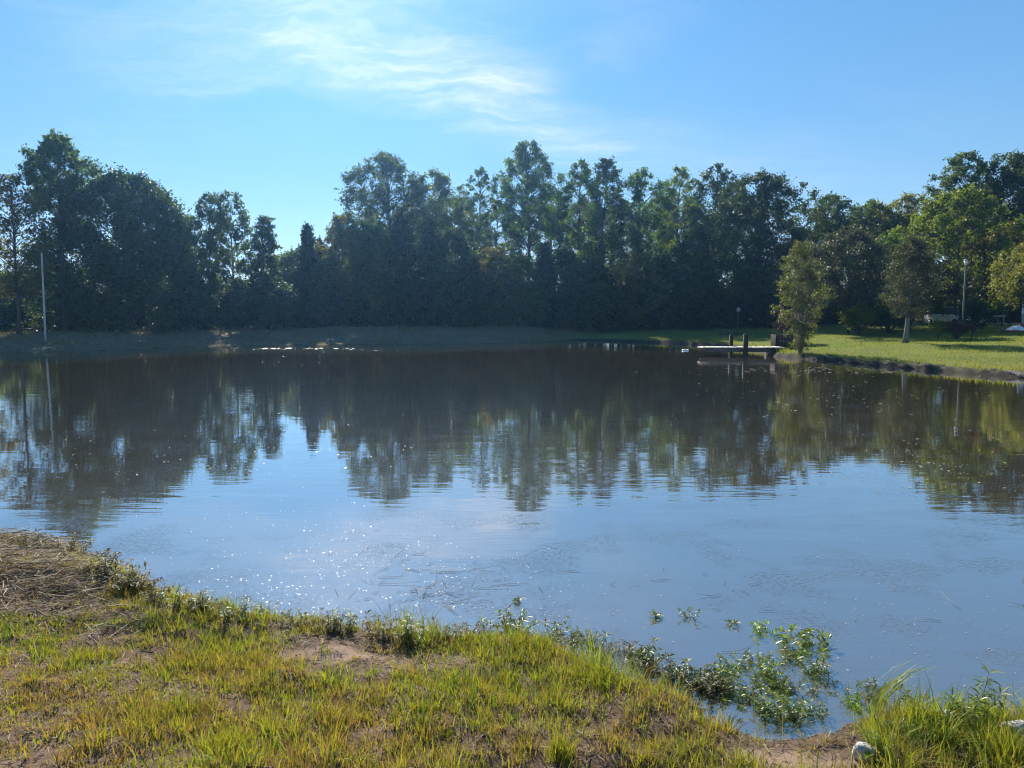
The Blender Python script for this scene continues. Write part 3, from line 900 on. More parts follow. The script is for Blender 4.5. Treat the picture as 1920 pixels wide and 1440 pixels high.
# old logs lying along the lawn's waterline
log_px = [((1452, 667), (1500, 671), .11, 'short dark log between the dock and the young tree'),
          ((1526, 673), (1600, 680), .11, 'dark shore log just right of the young tree'),
          ((1606, 680), (1684, 688), .11, 'second shore log right of the young tree, half buried in mud'),
          ((1690, 688), (1768, 695), .11, 'grey shore log below the silvery tree'),
          ((1774, 695), (1850, 702), .11, 'pale topped shore log below the brown shrub'),
          ((1856, 702), (1935, 710), .11, 'shore log running out of the frame on the right')]
rngl = np.random.default_rng(9)
for (p, q, r, lab) in log_px:
    A, B = gp(*p), gp(*q)
    t = np.linspace(0, 1, 9)[:, None]
    P = A + (B - A) * t + rngl.normal(0, 0.035, (9, 3)) + np.array([0, -0.06, r * 0.85])
    g = G()
    g.tube(P - A, r * rngl.uniform(0.8, 1.12, 9), 9)
    ob = obj('shore_log', g.mesh('shore_log', M['log'], True), None, A)
    tag(ob, lab, 'log', 'logs along the lawn edge')

# small white float drifting left of the dock
fp = gp(1285, 657)
g = G()
an = np.linspace(0, 2 * math.pi, 17)[:-1]
ring = np.stack([np.cos(an) * 0.17, np.sin(an) * 0.17, np.zeros(16)], -1)
pts = np.vstack([ring, ring[:2]])
g.tube(pts, 0.035, 8, cap=False)
ob = obj('float_ring', g.mesh('float_ring', M['white'], True), None, (fp[0], fp[1], 0.03))
tag(ob, 'small white ring float on the water left of the dock', 'float')

# pale pole on the dam, far left
pb = at(85, 630, 45.0)
ptop = at(78, 474, 45.0)
zp = gz(pb[0], 45.0)
g = G()
tt = np.linspace(0, 1, 8)[:, None]
P = np.array([0, 0, -0.1]) + (np.array([ptop[0] - pb[0], 0, ptop[2] - zp]) - np.array([0, 0, -0.1])) * tt
g.tube(P, np.linspace(0.062, 0.042, 8), 10)
g2 = obj('utility_pole', g.mesh('utility_pole', M['pole'], True), None, (pb[0], 45.0, zp))
tag(g2, 'bare pale pole standing on the dam at the far left', 'pole')

# lamp post on the lawn
lx = at(1805, 600, 47.0)[0]
lz = gz(lx, 47.0)
lamp = thing('lamp_post', 'thin lamp post with white lantern in front of the yellow green tree', 'lamp post', (lx, 47.0, lz))
ht = at(1805, 487, 47.0)[2] - lz
g = G()
g.tube([(0, 0, -0.1), (0, 0, 0.25), (0, 0, 0.3), (0, 0, ht - 0.3)], [0.07, 0.07, 0.05, 0.045], 10)
part(g, 'pole', 'bark_pale', lamp, True)
g = G()
g.tube([(0, 0, ht - 0.32), (0, 0, ht - 0.28), (0, 0, ht - 0.05)], [0.06, 0.08, 0.12], 8)
part(g, 'lamp_shade', 'white', lamp)
g = G()
g.tube([(0, 0, ht - 0.05), (0, 0, ht - 0.01), (0, 0, ht + 0.06)], [0.14, 0.12, 0.02], 8)
part(g, 'cap', 'grey_metal', lamp)

# bird house on a post before the dark wood
bx_ = at(1384, 600, 57.0)[0]
bz = gz(bx_, 57.0)
bird = thing('bird_house', 'tiny pale bird house on a thin post before the dark wood', 'bird house', (bx_, 57.0, bz))
hb2 = at(1384, 577, 57.0)[2] - bz
g = G()
g.tube([(0, 0, -.05), (0, 0, hb2 - .28)], 0.035, 8)
part(g, 'post', 'beam_wood', bird)
g = G()
g.box((-.11, -.1, hb2 - .28), (.11, .1, hb2 - .06), bev=.01)
part(g, 'house', 'pole', bird)
g = G()
g.add([(-.15, -.14, hb2 - .07), (.15, -.14, hb2 - .07), (.15, .14, hb2 - .07), (-.15, .14, hb2 - .07), (0, -.14, hb2 + .03), (0, .14, hb2 + .03)],
      [[0, 3, 2, 1], [1, 2, 5, 4], [3, 0, 4, 5]], [[0, 1, 4], [2, 3, 5]])
part(g, 'roof', 'grey_metal', bird)

# leaning stake on the lawn
sx_ = at(1820, 629, 41.0)[0]
sz = gz(sx_, 41.0)
g = G()
g.tube([(0, 0, -.1), (.06, 0, .3), (.15, 0, .62)], [.04, .04, .03], 7)
ob = obj('stake', g.mesh('stake', M['post_wood'], True), None, (sx_, 41.0, sz))
tag(ob, 'dark leaning stake in the lawn right of the brown shrub', 'stake')

# dark fallen branch heap at the edge of the shade
fx = at(1372, 606, 55.0)[0]
g = G()
for k in range(7):
    r0 = np.random.default_rng(80 + k)
    aa = r0.uniform(-.5, .5)
    L = r0.uniform(.7, 1.5)
    c0 = np.array([r0.uniform(-.6, .6), r0.uniform(-.2, .2), r0.uniform(0.05, .14)])
    dd = np.array([math.cos(aa), math.sin(aa), r0.uniform(-.04, .08)])
    g.tube([c0 - dd * L / 2, c0 + np.array([0, 0, .05]), c0 + dd * L / 2], [.05, .06, .03], 6)
ob = obj('branch_pile', g.mesh('branch_pile', M['bark'], True), None, (fx, 55.0, gz(fx, 55.0)))
tag(ob, 'dark heap of fallen branches at the back of the lawn', 'branches')

# parked white car half hidden behind the brown shrub
cx_ = at(1786, 600, 58.0)[0]
car = thing('parked_car', 'white car with blue tinted glass half hidden behind the brown shrub', 'car', (cx_, 58.0, gz(cx_, 58.0)), math.radians(-82))


def loft(secs):
    g = G()
    n = len(secs[0])
    Vv = np.array([p for s in secs for p in s], float)
    Qq = [[i * n + j, i * n + (j + 1) % n, (i + 1) * n + (j + 1) % n, (i + 1) * n + j] for i in range(len(secs) - 1) for j in range(n)]
    g.add(Vv, Qq)
    return g, n


def hexsec(x, w, z0, z1):
    b = min(0.1, (z1 - z0) * .3)
    return [(x, -w + b, z0), (x, w - b, z0), (x, w, z0 + b), (x, w, z1 - b), (x, w - b, z1), (x, -w + b, z1), (x, -w, z1 - b), (x, -w, z0 + b)]


g, n = loft([hexsec(-2.15, .7, .42, .8), hexsec(-2.1, .82, .3, .92), hexsec(-1.0, .88, .26, .98), hexsec(0.9, .88, .26, .98), hexsec(1.7, .84, .28, .88), hexsec(2.1, .78, .36, .76), hexsec(2.16, .66, .44, .68)])
g.add(hexsec(-2.15, .7, .42, .8), None, [[0, 7, 6], [0, 6, 5], [0, 5, 1], [1, 5, 4], [1, 4, 2], [2, 4, 3]])
g.add(hexsec(2.16, .66, .44, .68), None, [[6, 7, 0], [5, 6, 0], [1, 5, 0], [4, 5, 1], [2, 4, 1], [3, 4, 2]])
part(g, 'body', 'white', car)
g, n = loft([hexsec(-1.75, .72, .96, 1.02), hexsec(-1.2, .70, .96, 1.44), hexsec(-.4, .70, .96, 1.5), hexsec(.3, .69, .96, 1.42), hexsec(1.0, .72, .96, 1.0)])
roof = part(g, 'cabin', 'glass', car)
g = G()
g.box((-1.25, -.62, 1.485), (.28, .62, 1.53), bev=.02)
part(g, 'roof', 'white', car)
for sy in (-1, 1):
    for wx in (-1.35, 1.35):
        g = G()
        g.tube([(wx, sy * .72, .32), (wx, sy * .9, .32)], .32, 18)
        w_ = part(g, 'wheel', 'black_rubber', car)
        g = G()
        g.tube([(wx, sy * .85, .32), (wx, sy * .915, .32)], .19, 12)
        part(g, 'rim', 'grey_metal', w_)
    g = G()
    g.box((2.02, sy * .58 - .14, .58), (2.165, sy * .58 + .14, .70), bev=.02)
    part(g, 'headlight', 'pale_blue', car)

# outdoor table with a white top, and a white bin under it
tx = at(1858, 600, 58.0)[0]
tz = gz(tx, 58.0)
tab = thing('outdoor_table', 'long white topped outdoor table at the back of the lawn', 'table', (tx, 58.0, tz))
g = G()
g.box((-.85, -.4, .72), (.85, .4, .77), bev=.01)
part(g, 'table_top', 'white', tab)
for ax in (-.75, .75):
    for ay in (-.3, .3):
        g = G()
        g.box((ax - .03, ay - .03, -.03), (ax + .03, ay + .03, .72))
        part(g, 'leg', 'grey_metal', tab)
binx = at(1843, 600, 57.2)[0]
bn = thing('white_bin', 'white bin standing in front of the table at the back of the lawn', 'bin', (binx, 57.2, gz(binx, 57.2)))
g = G()
g.tube([(0, 0, -.02), (0, 0, .5)], [.17, .21], 14)
part(g, 'body', 'pale_blue', bn, True)
g = G()
g.tube([(0, 0, .5), (0, 0, .54)], [.235, .235], 14)
part(g, 'rim', 'white', bn)

# pale post on a red base and a white sheet heap at the right frame edge
wx_ = at(1921, 600, 50.0)[0]
wz = gz(wx_, 50.0)
wp_ = thing('porch_post', 'pale blue white post on a red base at the right frame edge', 'post', (wx_, 50.0, wz))
g = G()
g.box((-.22, -.22, -.05), (.22, .22, .42), bev=.015)
part(g, 'base', 'brick_red', wp_)
g = G()
g.box((-.13, -.13, .42), (.13, .13, at(1920, 561, 50.0)[2] - wz), bev=.012)
part(g, 'post', 'pale_blue', wp_)
hx = at(1908, 600, 48.5)[0]
hz_ = gz(hx, 48.5)
rg = np.random.default_rng(3)
nu, nv = 14, 8
Vs, Qs = [], []
for i in range(nv):
    for j in range(nu):
        th = j / nu * 6.283
        r = 1 - (i / (nv - 1)) ** 1.4
        Vs.append((math.cos(th) * .62 * r * (1 + .12 * math.sin(3 * th)), math.sin(th) * .45 * r, .12 + .30 * (1 - r ** 2) + rg.normal(0, .012)))
for i in range(nv - 1):
    for j in range(nu):
        Qs.append([i * nu + j, i * nu + (j + 1) % nu, (i + 1) * nu + (j + 1) % nu, (i + 1) * nu + j])
sheet = thing('covered_heap', 'low heap under a white sheet beside the pale post', 'heap', (hx, 48.5, hz_))
obj('sheet', mesh_np('sheet', Vs, [np.array(Qs)], M['white'], None, True), sheet)
g = G()
g.box((-.75, -.5, -.03), (.75, .5, .12), bev=.01)
part(g, 'wooden_base', 'brick_red', sheet)


# ------------------------------------------------------------------ grasses
def blades(rng, P, hgt, wid, lean, az, tint, seg=2):
    """curved tapering blades: P roots (n,3)"""
    n = len(P)
    d = np.stack([np.cos(az), np.sin(az), np.zeros(n)], -1)
    sd_ = np.stack([-np.sin(az + rng.uniform(-1.2, 1.2, n)), np.cos(az + rng.uniform(-1.2, 1.2, n)), np.zeros(n)], -1)
    sd_ /= np.linalg.norm(sd_, axis=1)[:, None]
    h = hgt[:, None]
    w = wid[:, None] * 0.5
    ln = lean[:, None]
    up = np.array([0, 0, 1.0])
    vs = [P - sd_ * w, P + sd_ * w]
    for s in range(1, seg):
        q = s / seg
        c = P + up * h * (q * (1 - 0.25 * ln * q)) + d * h * ln * q ** 1.8
        vs += [c - sd_ * w * (1 - .45 * q), c + sd_ * w * (1 - .45 * q)]
    vs.append(P + up * h * np.clip(1 - 0.35 * ln ** 1.3, .15, 1) + d * h * ln)
    k = len(vs)
    V = np.stack(vs, 1).reshape(-1, 3)
    b = np.arange(n)[:, None] * k
    Q = [b + np.array([[2 * s, 2 * s + 1, 2 * s + 3, 2 * s + 2]]) for s in range(seg - 1)]
    T = b + np.array([[k - 3, k - 2, k - 1]])
    return V, (np.vstack(Q) if Q else np.zeros((0, 4), int)), T, np.repeat(tint, k)


rng = np.random.default_rng(77)


def near_points(n, zref=0.35, y0=990, y1=1560):
    """random points over the near bank, spread evenly per square metre inside the view and a step beside it"""
    x = rng.uniform(-8.5, 7.5, n * 3)
    y = rng.uniform(1.2, 9.8, n * 3)
    k = np.abs(x) < 0.80 * y + 1.0
    x, y = x[k][:n], y[k][:n]
    z, d, nr, _, _, _ = land(x, y, True)
    k = d > 0.03
    return x[k], y[k], z[k], d[k]


def project(x, y, z):
    c, s = math.cos(PITCH), math.sin(PITCH)
    f = y * c - (z - CAM_H) * s
    u = y * s + (z - CAM_H) * c
    return 960 + 1440 * x / f, 720 - 1440 * u / f


# cover map of the bank: green tufts, worn soil, hay on the left
def cover(x, y, z):
    px_, py_ = project(x, y, z)
    c = fbm(x * 1.7, y * 1.7, 41, 4)
    c2 = fbm(x * 5.0, y * 5.0, 43, 3)
    g_ = sstep(0.37, 0.50, 0.45 * c + 0.55 * c2 + 0.03)
    hay_ = (1 - sstep(150, 290, px_ + (c - .5) * 300)) * (1 - sstep(1095, 1215, py_ + (c2 - .5) * 90))
    bare = np.maximum(sand_w(x, y), 0)
    for (cx2, cy2, rx, ry, wt_) in ((610, 1215, 150, 28, .9), (1480, 1395, 190, 34, .9), (1180, 1345, 150, 50, .55), (760, 1240, 120, 26, .6), (60, 1370, 140, 40, .5), (300, 1300, 120, 25, .5), (1010, 1370, 90, 30, .6), (830, 1420, 150, 26, .4)):
        q = ((px_ - cx2) / rx) ** 2 + ((py_ - cy2) / ry) ** 2
        bare = np.maximum(bare, wt_ * (1 - sstep(0.3, 1.4, q + (c2 - .5) * 1.6)))
    rightlush = sstep(1580, 1680, px_)
    g_ = np.clip(g_ + rightlush * 0.5, 0, 1) * (1 - bare * (1 - rightlush * .5)) * (1 - 0.9 * hay_)
    return g_, hay_, bare, c, c2, px_, py_, rightlush


# tufted green grass
x, y, z, d = near_points(30000)
g_, hay_, bare, c, c2, px_, py_, rl = cover(x, y, z)
keep = rng.uniform(0, 1, len(x)) < np.clip(0.06 + g_, 0, 1) * (d > 0.12)
x, y, g_, c, c2, rl, px_, py_ = x[keep], y[keep], g_[keep], c[keep], c2[keep], rl[keep], px_[keep], py_[keep]
nb_ = rng.integers(9, 26, len(x))
ti = np.repeat(np.arange(len(x)), nb_)
sp = rng.normal(0, 1, (len(ti), 2)) * (0.018 + 0.03 * rng.uniform(0, 1, len(x)))[ti][:, None]
bx2, by2 = x[ti] + sp[:, 0], y[ti] + sp[:, 1]
bz2 = land(bx2, by2)
tall = sstep(0.5, 0.72, fbm(x * 1.1, y * 1.1, 51, 3)) * 0.13 + rl * 0.06
th = (0.045 + 0.075 * rng.uniform(0, 1, len(x)) + tall * rng.uniform(.4, 1, len(x))) * (0.55 + 0.6 * g_)
th *= 0.84 * (0.62 + 0.38 * sstep(150, 480, px_)) * np.clip(np.exp(rng.normal(0, .38, len(x))), .4, 1.9)
hh = th[ti] * rng.uniform(0.45, 1.15, len(ti))
az = np.arctan2(sp[:, 1], sp[:, 0]) + rng.normal(0, .7, len(ti))
hue = np.clip(0.24 + 0.68 * fbm(x * 2.3, y * 2.3, 61, 3) + rng.normal(0, .12, len(x)) + 0.12 * rl, 0, 1)
tint = np.clip(hue[ti] + rng.normal(0, .11, len(ti)) - 0.38 * (rng.uniform(0, 1, len(ti)) < .22), 0.02, 0.98)
k = (land(bx2, by2, True)[1] > 0.04)
V, Q, T, tn = blades(rng, np.stack([bx2, by2, bz2 - .004], -1)[k], hh[k], rng.uniform(.0028, .0075, k.sum()), rng.uniform(.15, .95, k.sum()), az[k], tint[k], 2)
me = mesh_np('bank_grass', V, [Q, T], M['grass'], tn)
tag(obj('bank_grass', me), 'yellow green tufts of grass covering the near bank', 'grass', kind='stuff')

# thin seed stalks standing above the tufts
x, y, z, d = near_points(700)
px_, py_ = project(x, y, z)
k = rng.uniform(0, 1, len(x)) < .15 + .7 * sstep(1250, 1700, px_)
x, y, z = x[k], y[k], z[k]
n = len(x)
V, Q, T, tn = blades(rng, np.stack([x, y, z - .01], -1), rng.uniform(.14, .36, n), rng.uniform(.0016, .0026, n), rng.uniform(.05, .45, n), rng.uniform(0, 6.28, n), rng.uniform(0, .45, n), 4)
tag(obj('seed_stalks', mesh_np('seed_stalks', V, [Q, T], M['grass'], tn)), 'thin dry seed stalks standing above the bank grass', 'grass', kind='stuff')

# clods of earth on the worn ground
x, y, z, d = near_points(9000)
g_, hay_, bare, c, c2, px_, py_, rl = cover(x, y, z)
k = rng.uniform(0, 1, len(x)) < .10 + .35 * bare
x, y, z = x[k], y[k], z[k]
n = len(x)
oc = np.array([[1, 0, 0], [-1, 0, 0], [0, 1, 0], [0, -1, 0], [0, 0, 1], [0, 0, -.6]])
of = np.array([[0, 2, 4], [2, 1, 4], [1, 3, 4], [3, 0, 4], [2, 0, 5], [1, 2, 5], [3, 1, 5], [0, 3, 5]])
sz = rng.uniform(.003, .016, n) * rng.uniform(.4, 1, n)
V = (np.stack([x, y, z + sz * .3], -1)[:, None, :] + oc[None] * sz[:, None, None] * rng.uniform(.6, 1.3, (n, 6, 1))).reshape(-1, 3)
T = (of[None] + (np.arange(n) * 6)[:, None, None]).reshape(-1, 3)
tag(obj('soil_clods', mesh_np('soil_clods', V, [T], M['clod'], None)), 'crumbs and clods of brown earth on the worn bank', 'soil', kind='stuff')

# short undergrowth between the tufts
x, y, z, d = near_points(110000)
g_, hay_, bare, c, c2, px_, py_, rl = cover(x, y, z)
keep = rng.uniform(0, 1, len(x)) < np.clip(.16 + .75 * g_ + .2 * hay_, 0, 1) * (1 - .8 * bare)
x, y, z, c, rl = x[keep], y[keep], z[keep], c[keep], rl[keep]
n = len(x)
V, Q, T, tn = blades(rng, np.stack([x, y, z - .003], -1), rng.uniform(.015, .05, n) * (1 + rl), rng.uniform(.003, .006, n), rng.uniform(.3, 1.3, n), rng.uniform(0, 6.28, n),
                     np.clip(.22 + .45 * fbm(x * 2.3, y * 2.3, 61, 3) + rng.normal(0, .16, n), .02, .98), 2)
me = mesh_np('short_grass', V, [Q, T], M['grass'], tn)
tag(obj('short_grass', me), 'short mown grass and sprouts between the tufts of the near bank', 'grass', kind='stuff')


# dry thatch: straws lying about
def straws(n, hayish):
    x, y, z, d = near_points(n)
    g_, hay_, bare, c, c2, px_, py_, rl = cover(x, y, z)
    if hayish:
        keep = rng.uniform(0, 1, len(x)) < hay_
    else:
        keep = rng.uniform(0, 1, len(x)) < np.clip(.30 + .5 * c2 + .3 * bare - .5 * sand_w(x, y), 0, 1)
    x, y, z, c, bare = x[keep], y[keep], z[keep], c[keep], bare[keep]
    m = len(x)
    L = rng.uniform(.03, .10, m) if not hayish else rng.uniform(.06, .22, m)
    a2 = rng.uniform(0, 6.28, m) if not hayish else rng.normal(0.3, .7, m)
    dd = np.stack([np.cos(a2), np.sin(a2), rng.normal(0, .10 if not hayish else .16, m)], -1)
    p = np.stack([x, y, z + .004 + (rng.uniform(0, .07, m) if hayish else rng.uniform(0, .012, m))], -1)
    sdv = np.stack([-np.sin(a2), np.cos(a2), rng.normal(0, .5, m)], -1)
    w = rng.uniform(.0015, .0035, m)[:, None]
    L = L[:, None]
    V = np.stack([p - dd * L / 2 - sdv * w, p - dd * L / 2 + sdv * w, p + dd * L / 2 + sdv * w * .6, p + dd * L / 2 - sdv * w * .6], 1).reshape(-1, 3)
    t = np.clip(rng.beta(2, 2.2, m) * .85 + (.12 if hayish else 0) * (rng.uniform(0, 1, m) < .3), 0, 1)
    return V, np.arange(4 * m).reshape(m, 4), np.repeat(t, 4)


V, Q, t = straws(75000, False)
tag(obj('dry_straw', mesh_np('dry_straw', V, [Q], M['straw'], t)), 'dry brown straw and clippings scattered over the soil', 'straw', kind='stuff')
V, Q, t = straws(85000, True)
tag(obj('mown_hay', mesh_np('mown_hay', V, [Q], M['straw'], t)), 'matted brown mown hay heaped on the left of the near bank', 'hay', kind='stuff')

# lawn on the right and rough grass on the dam
n = 170000
x = rng.uniform(6, 46, n)
y = rng.uniform(24, 62, n)
k = (x < 0.80 * y + 2) & (x > 0.16 * y)
x, y = x[k], y[k]
z, d, nr, lw, wd, _ = land(x, y, True)
k = (d > 0.15) & (rng.uniform(0, 1, len(x)) < lw * (1 - wd))
x, y, z, d = x[k], y[k], z[k], d[k]
n = len(x)
hl = rng.uniform(.05, .11, n) * (1 + 1.2 * (d < .8))
V, Q, T, tn = blades(rng, np.stack([x, y, z - .01], -1), hl, rng.uniform(.014, .034, n), rng.uniform(.1, .7, n), rng.uniform(0, 6.28, n),
                     np.clip(.10 + .75 * fbm(x * .35, y * .35, 91, 3) + rng.normal(0, .13, n), .02, .98), 1)
tag(obj('lawn_grass', mesh_np('lawn_grass', V, [T], M['lawn'], tn)), 'sunlit mown lawn on the right shore', 'grass', kind='stuff')
n = 130000
x = rng.uniform(-42, 20, n)
y = rng.uniform(38, 64, n)
k = np.abs(x) < .80 * y + 2
x, y = x[k], y[k]
z, d, nr, lw, wd, _ = land(x, y, True)
k = (d > 0.1) & (rng.uniform(0, 1, len(x)) < (1 - lw) * (1 - wd))
x, y, z = x[k], y[k], z[k]
n = len(x)
V, Q, T, tn = blades(rng, np.stack([x, y, z - .01], -1), rng.uniform(.05, .16, n) * (1 + 2.2 * sstep(.52, .75, fbm(x * .9, y * .9, 97, 3))), rng.uniform(.015, .035, n), rng.uniform(.1, .8, n), rng.uniform(0, 6.28, n),
                     np.clip(.1 + .8 * fbm(x * .3, y * .5, 95, 3) + rng.normal(0, .13, n) + sstep(4, 14, x) * .3, .02, .98), 1)
tag(obj('dam_grass', mesh_np('dam_grass', V, [T], M['damgrass'], tn)), 'rough shaded grass along the far dam', 'grass', kind='stuff')

# ------------------------------------------------------------------ flecks and straws floating on the pond
Vs, Ts, off = [], [], 0
VV, QQ, TN = [], [], []


def flecks(n, cx, cy, rx, ry, smin, smax, tmin=0.2, tmax=0.8, asp=0.5, sq=6.28):
    """flecks in an elliptic patch given by a frame position, scattered over the water"""
    global off
    ux, uy = rng.normal(0, .5, n) * rx + cx, rng.normal(0, .5, n) * ry + cy
    cl_ = vnoise(ux / 34.0, uy / 9.0, 5)
    k = (rng.uniform(0, 1, n) < cl_ ** 1.5 * 1.6) & (uy > 652)
    ux, uy = ux[k], uy[k]
    P = np.array([gp(a, b, 0.004) for a, b in zip(ux, uy)]).reshape(-1, 3)
    if len(P) == 0:
        return
    k = sdist(P[:, 0], P[:, 1]) < -0.05
    P = P[k]
    m = len(P)
    s = (smin + (smax - smin) * rng.uniform(0, 1, m) ** 2.5)[:, None]
    a2 = rng.uniform(0, sq, m)
    A = np.stack([np.cos(a2), np.sin(a2), rng.normal(0, .02, m)], -1)
    B = np.stack([-np.sin(a2), np.cos(a2), rng.normal(0, .04, m)], -1)
    P[:, 2] += rng.uniform(0, .004, m) + np.abs(A[:, 2]) * s[:, 0]
    V = np.stack([P - A * s, P + B * s * asp, P + A * s, P - B * s * asp], 1).reshape(-1, 3)
    VV.append(V)
    QQ.append(np.arange(4 * m).reshape(m, 4) + off)
    TN.append(np.repeat(rng.uniform(tmin, tmax, m), 4))
    off += 4 * m


flecks(1100, 560, 1060, 420, 150, .003, .013)
flecks(500, 950, 1090, 350, 80, .003, .012)
flecks(450, 1700, 1200, 330, 130, .003, .013)
flecks(300, 1750, 870, 220, 60, .012, .04, .2, .7)
flecks(220, 1560, 735, 260, 40, .02, .07, .2, .7)
flecks(600, 1560, 692, 240, 12, .04, .13, .3, 1.0, .35, .6)
flecks(160, 480, 675, 330, 14, .02, .06, .1, .5, .4, .5)
flecks(120, 560, 850, 420, 40, .008, .025, .0, .5)
flecks(160, 150, 850, 250, 50, .008, .03, .1, .6)
flecks(420, 450, 653, 260, 3, .05, .22, .5, .75, .3, .3)  # pale flat streaks stretched along the far shore
flecks(200, 900, 780, 900, 120, .008, .03, .0, .5)
V = np.vstack(VV)
tag(obj('floating_flecks', mesh_np('floating_flecks', V, [np.vstack(QQ)], M['flake'], np.concatenate(TN))), 'pale flecks of leaf and pollen drifting on the pond, with pale streaks along the far shore', 'debris', kind='stuff')
g = G()
for i in range(95):
    if i < 70:
        px1, py1 = rng.normal(800, 90), rng.normal(1105, 35)
    elif i < 110:
        px1, py1 = rng.normal(1500, 260), rng.normal(1120, 45)
    elif i < 140:
        px1, py1 = rng.normal(1790, 110), rng.normal(1230, 45)
    else:
        px1, py1 = rng.normal(330, 130), rng.normal(1040, 30)
    p = gp(px1, py1, .006)
    if sdist([p[0]], [p[1]])[0] > -.03:
        continue
    a2 = rng.uniform(0, 3.14)
    L = .03 + .16 * rng.uniform(0, 1) ** 2.2
    dd = np.array([math.cos(a2), math.sin(a2), 0]) * L
    bend = np.array([-math.sin(a2), math.cos(a2), 0]) * L * rng.uniform(-.12, .12)
    p[2] = .006
    g.tube([p - dd, p + bend + np.array([0, 0, .004]), p + dd + np.array([0, 0, max(0, rng.normal(0, .03))])], [.0012, .0016, .0008], 4, tint=rng.uniform(0, .8))
tag(obj('floating_straw', g.mesh('floating_straw', M['straw'])), 'thin dead stalks floating on the water near the bank', 'straw', kind='stuff')


# ------------------------------------------------------------------ weeds at the water's edge
def weed_meshes(seed, nstem, hgt, leaf_len, leaf_w, mat, spread=0.10, whorl=4, node=0.028, droop=0.2, topfan=7):
    r = np.random.default_rng(seed)
    g, L = G(), G()
    for s in range(nstem):
        a = r.uniform(0, 6.28)
        b0 = np.array([math.cos(a), math.sin(a), 0]) * r.uniform(0, spread * .6)
        d = np.array([math.cos(a), math.sin(a), 0]) * r.uniform(.1, 1.0) * spread
        hs_ = hgt * r.uniform(.5, 1.1)
        q = np.linspace(0, 1, 6)[:, None]
        P = b0 + d * q ** 1.6 + np.array([0, 0, 1.0]) * (hs_ * q - .05) + r.normal(0, .006, (6, 3)) * q
        g.tube(P, np.linspace(.0035, .0016, 6), 5)
        nn = max(2, int(hs_ / node))
        for i in range(nn):
            t = 0.18 + .82 * (i + 1) / nn
            c = np.array([np.interp(t, q[:, 0], P[:, j]) for j in range(3)])
            w = whorl if i < nn - 1 else topfan
            for j in range(w):
                ph = j * 6.283 / w + i * 1.2 + r.normal(0, .3)
                el = r.normal(.35 if i < nn - 1 else .75, .3) - droop
                dv = np.array([math.cos(ph) * math.cos(el), math.sin(ph) * math.cos(el), math.sin(el)])
                sv = np.array([-math.sin(ph), math.cos(ph), r.normal(0, .25)])
                l = leaf_len * r.uniform(.6, 1.15) * (0.75 + .35 * t)
                w_ = leaf_w * r.uniform(.75, 1.2)
                tip = c + dv * l - np.array([0, 0, l * .25])
                m1 = c + dv * l * .5
                V = np.array([c, m1 + sv * w_ / 2, tip, m1 - sv * w_ / 2, m1 - np.array([0, 0, w_ * .25])])
                L.add(V, [[0, 1, 2, 4], [0, 4, 2, 3]], None, np.clip(r.normal(.5, .22), 0, 1))
    return g.mesh('stem', M['stem'], True), L.mesh('leaves', M[mat])


def put_weed(name, label, cat, mm, loc, rz, s, group=None):
    t = thing(name, label, cat, loc, rz, group)
    t.scale = (s, s, s)
    obj('stem', mm[0], t)
    tag(obj('leaves', mm[1], t), kind='stuff')
    return t


wv1 = weed_meshes(201, 4, .16, .060, .017, 'water_leaf', .10)
wv2 = weed_meshes(202, 6, .20, .065, .018, 'water_leaf', .15)
wv3 = weed_meshes(203, 3, .12, .060, .018, 'water_leaf', .08)
wv4 = weed_meshes(204, 5, .15, .065, .020, 'bright_leaf', .11, whorl=5)
wv5 = weed_meshes(205, 7, .13, .035, .012, 'brown_leaf', .16, node=.02)
wv6 = weed_meshes(206, 6, .20, .050, .012, 'brown_leaf', .14, node=.022)
wv7 = weed_meshes(207, 5, .24, .045, .008, 'bright_leaf', .09, whorl=6, node=.02)


def wz0(px1, py1):
    p = gp(px1, py1, 0.0)
    if sdist([p[0]], [p[1]])[0] > 0:
        for _ in range(4):
            p = gp(px1, py1, gz(p[0], p[1]))
    else:
        p[2] = -0.01
    return p


single = [(972, 1128, wv3, .8, 'lone upright sprig standing in the water left of the weed patch'),
          (1228, 1158, wv3, 1.0, 'leftmost star shaped water plant of the row in open water'),
          (1297, 1158, wv1, .62, 'second star shaped water plant of the row in open water'),
          (1376, 1172, wv3, .95, 'small brownish water plant in the middle of the open water row'),
          (1432, 1186, wv4, .72, 'upright bright green water plant left of the two bright clumps'),
          (1487, 1200, wv4, 1.0, 'bright green water plant clump, left one of the pair'),
          (1532, 1214, wv4, .95, 'bright green water plant clump, right one of the pair'),
          (318, 1106, wv3, .75, 'dark little water plant in the left corner of the pond'),
          (352, 1118, wv3, .6, 'tiny dark water plant just right of the left corner one'),
          (492, 1148, wv3, .55, 'small dark sprig before the brightest glitter'),
          (537, 1152, wv3, .7, 'taller dark sprig inside the brightest glitter'),
          (1715, 1345, wv1, 1.0, 'dark leafed water plant right of the leaning grass blades'),
          (1530, 1262, wv2, .75, 'leafy water plant behind the dense weed patch, below the bright pair')]
for (px1, py1, mm, s, lab) in single:
    put_weed('water_plant', lab, 'plant', mm, wz0(px1, py1), rng.uniform(0, 6.28), s)
n_ = 0
while n_ < 57:
    px1, py1 = rng.uniform(1340, 1650), rng.uniform(1225, 1355)
    if py1 < 1215 + abs(px1 - 1480) * .25 or (px1 > 1590 and py1 < 1280):
        continue
    p = gp(px1, py1)
    if sdist([p[0]], [p[1]])[0] > -.02:
        continue
    p[2] = -.01
    put_weed('water_plant', 'leafy green water plant in the dense weed patch before the bare soil', 'plant', (wv1, wv2, wv3, wv4)[int(rng.integers(0, 4))], p, rng.uniform(0, 6.28), rng.uniform(.36, .68), 'dense patch of water plants')
    n_ += 1
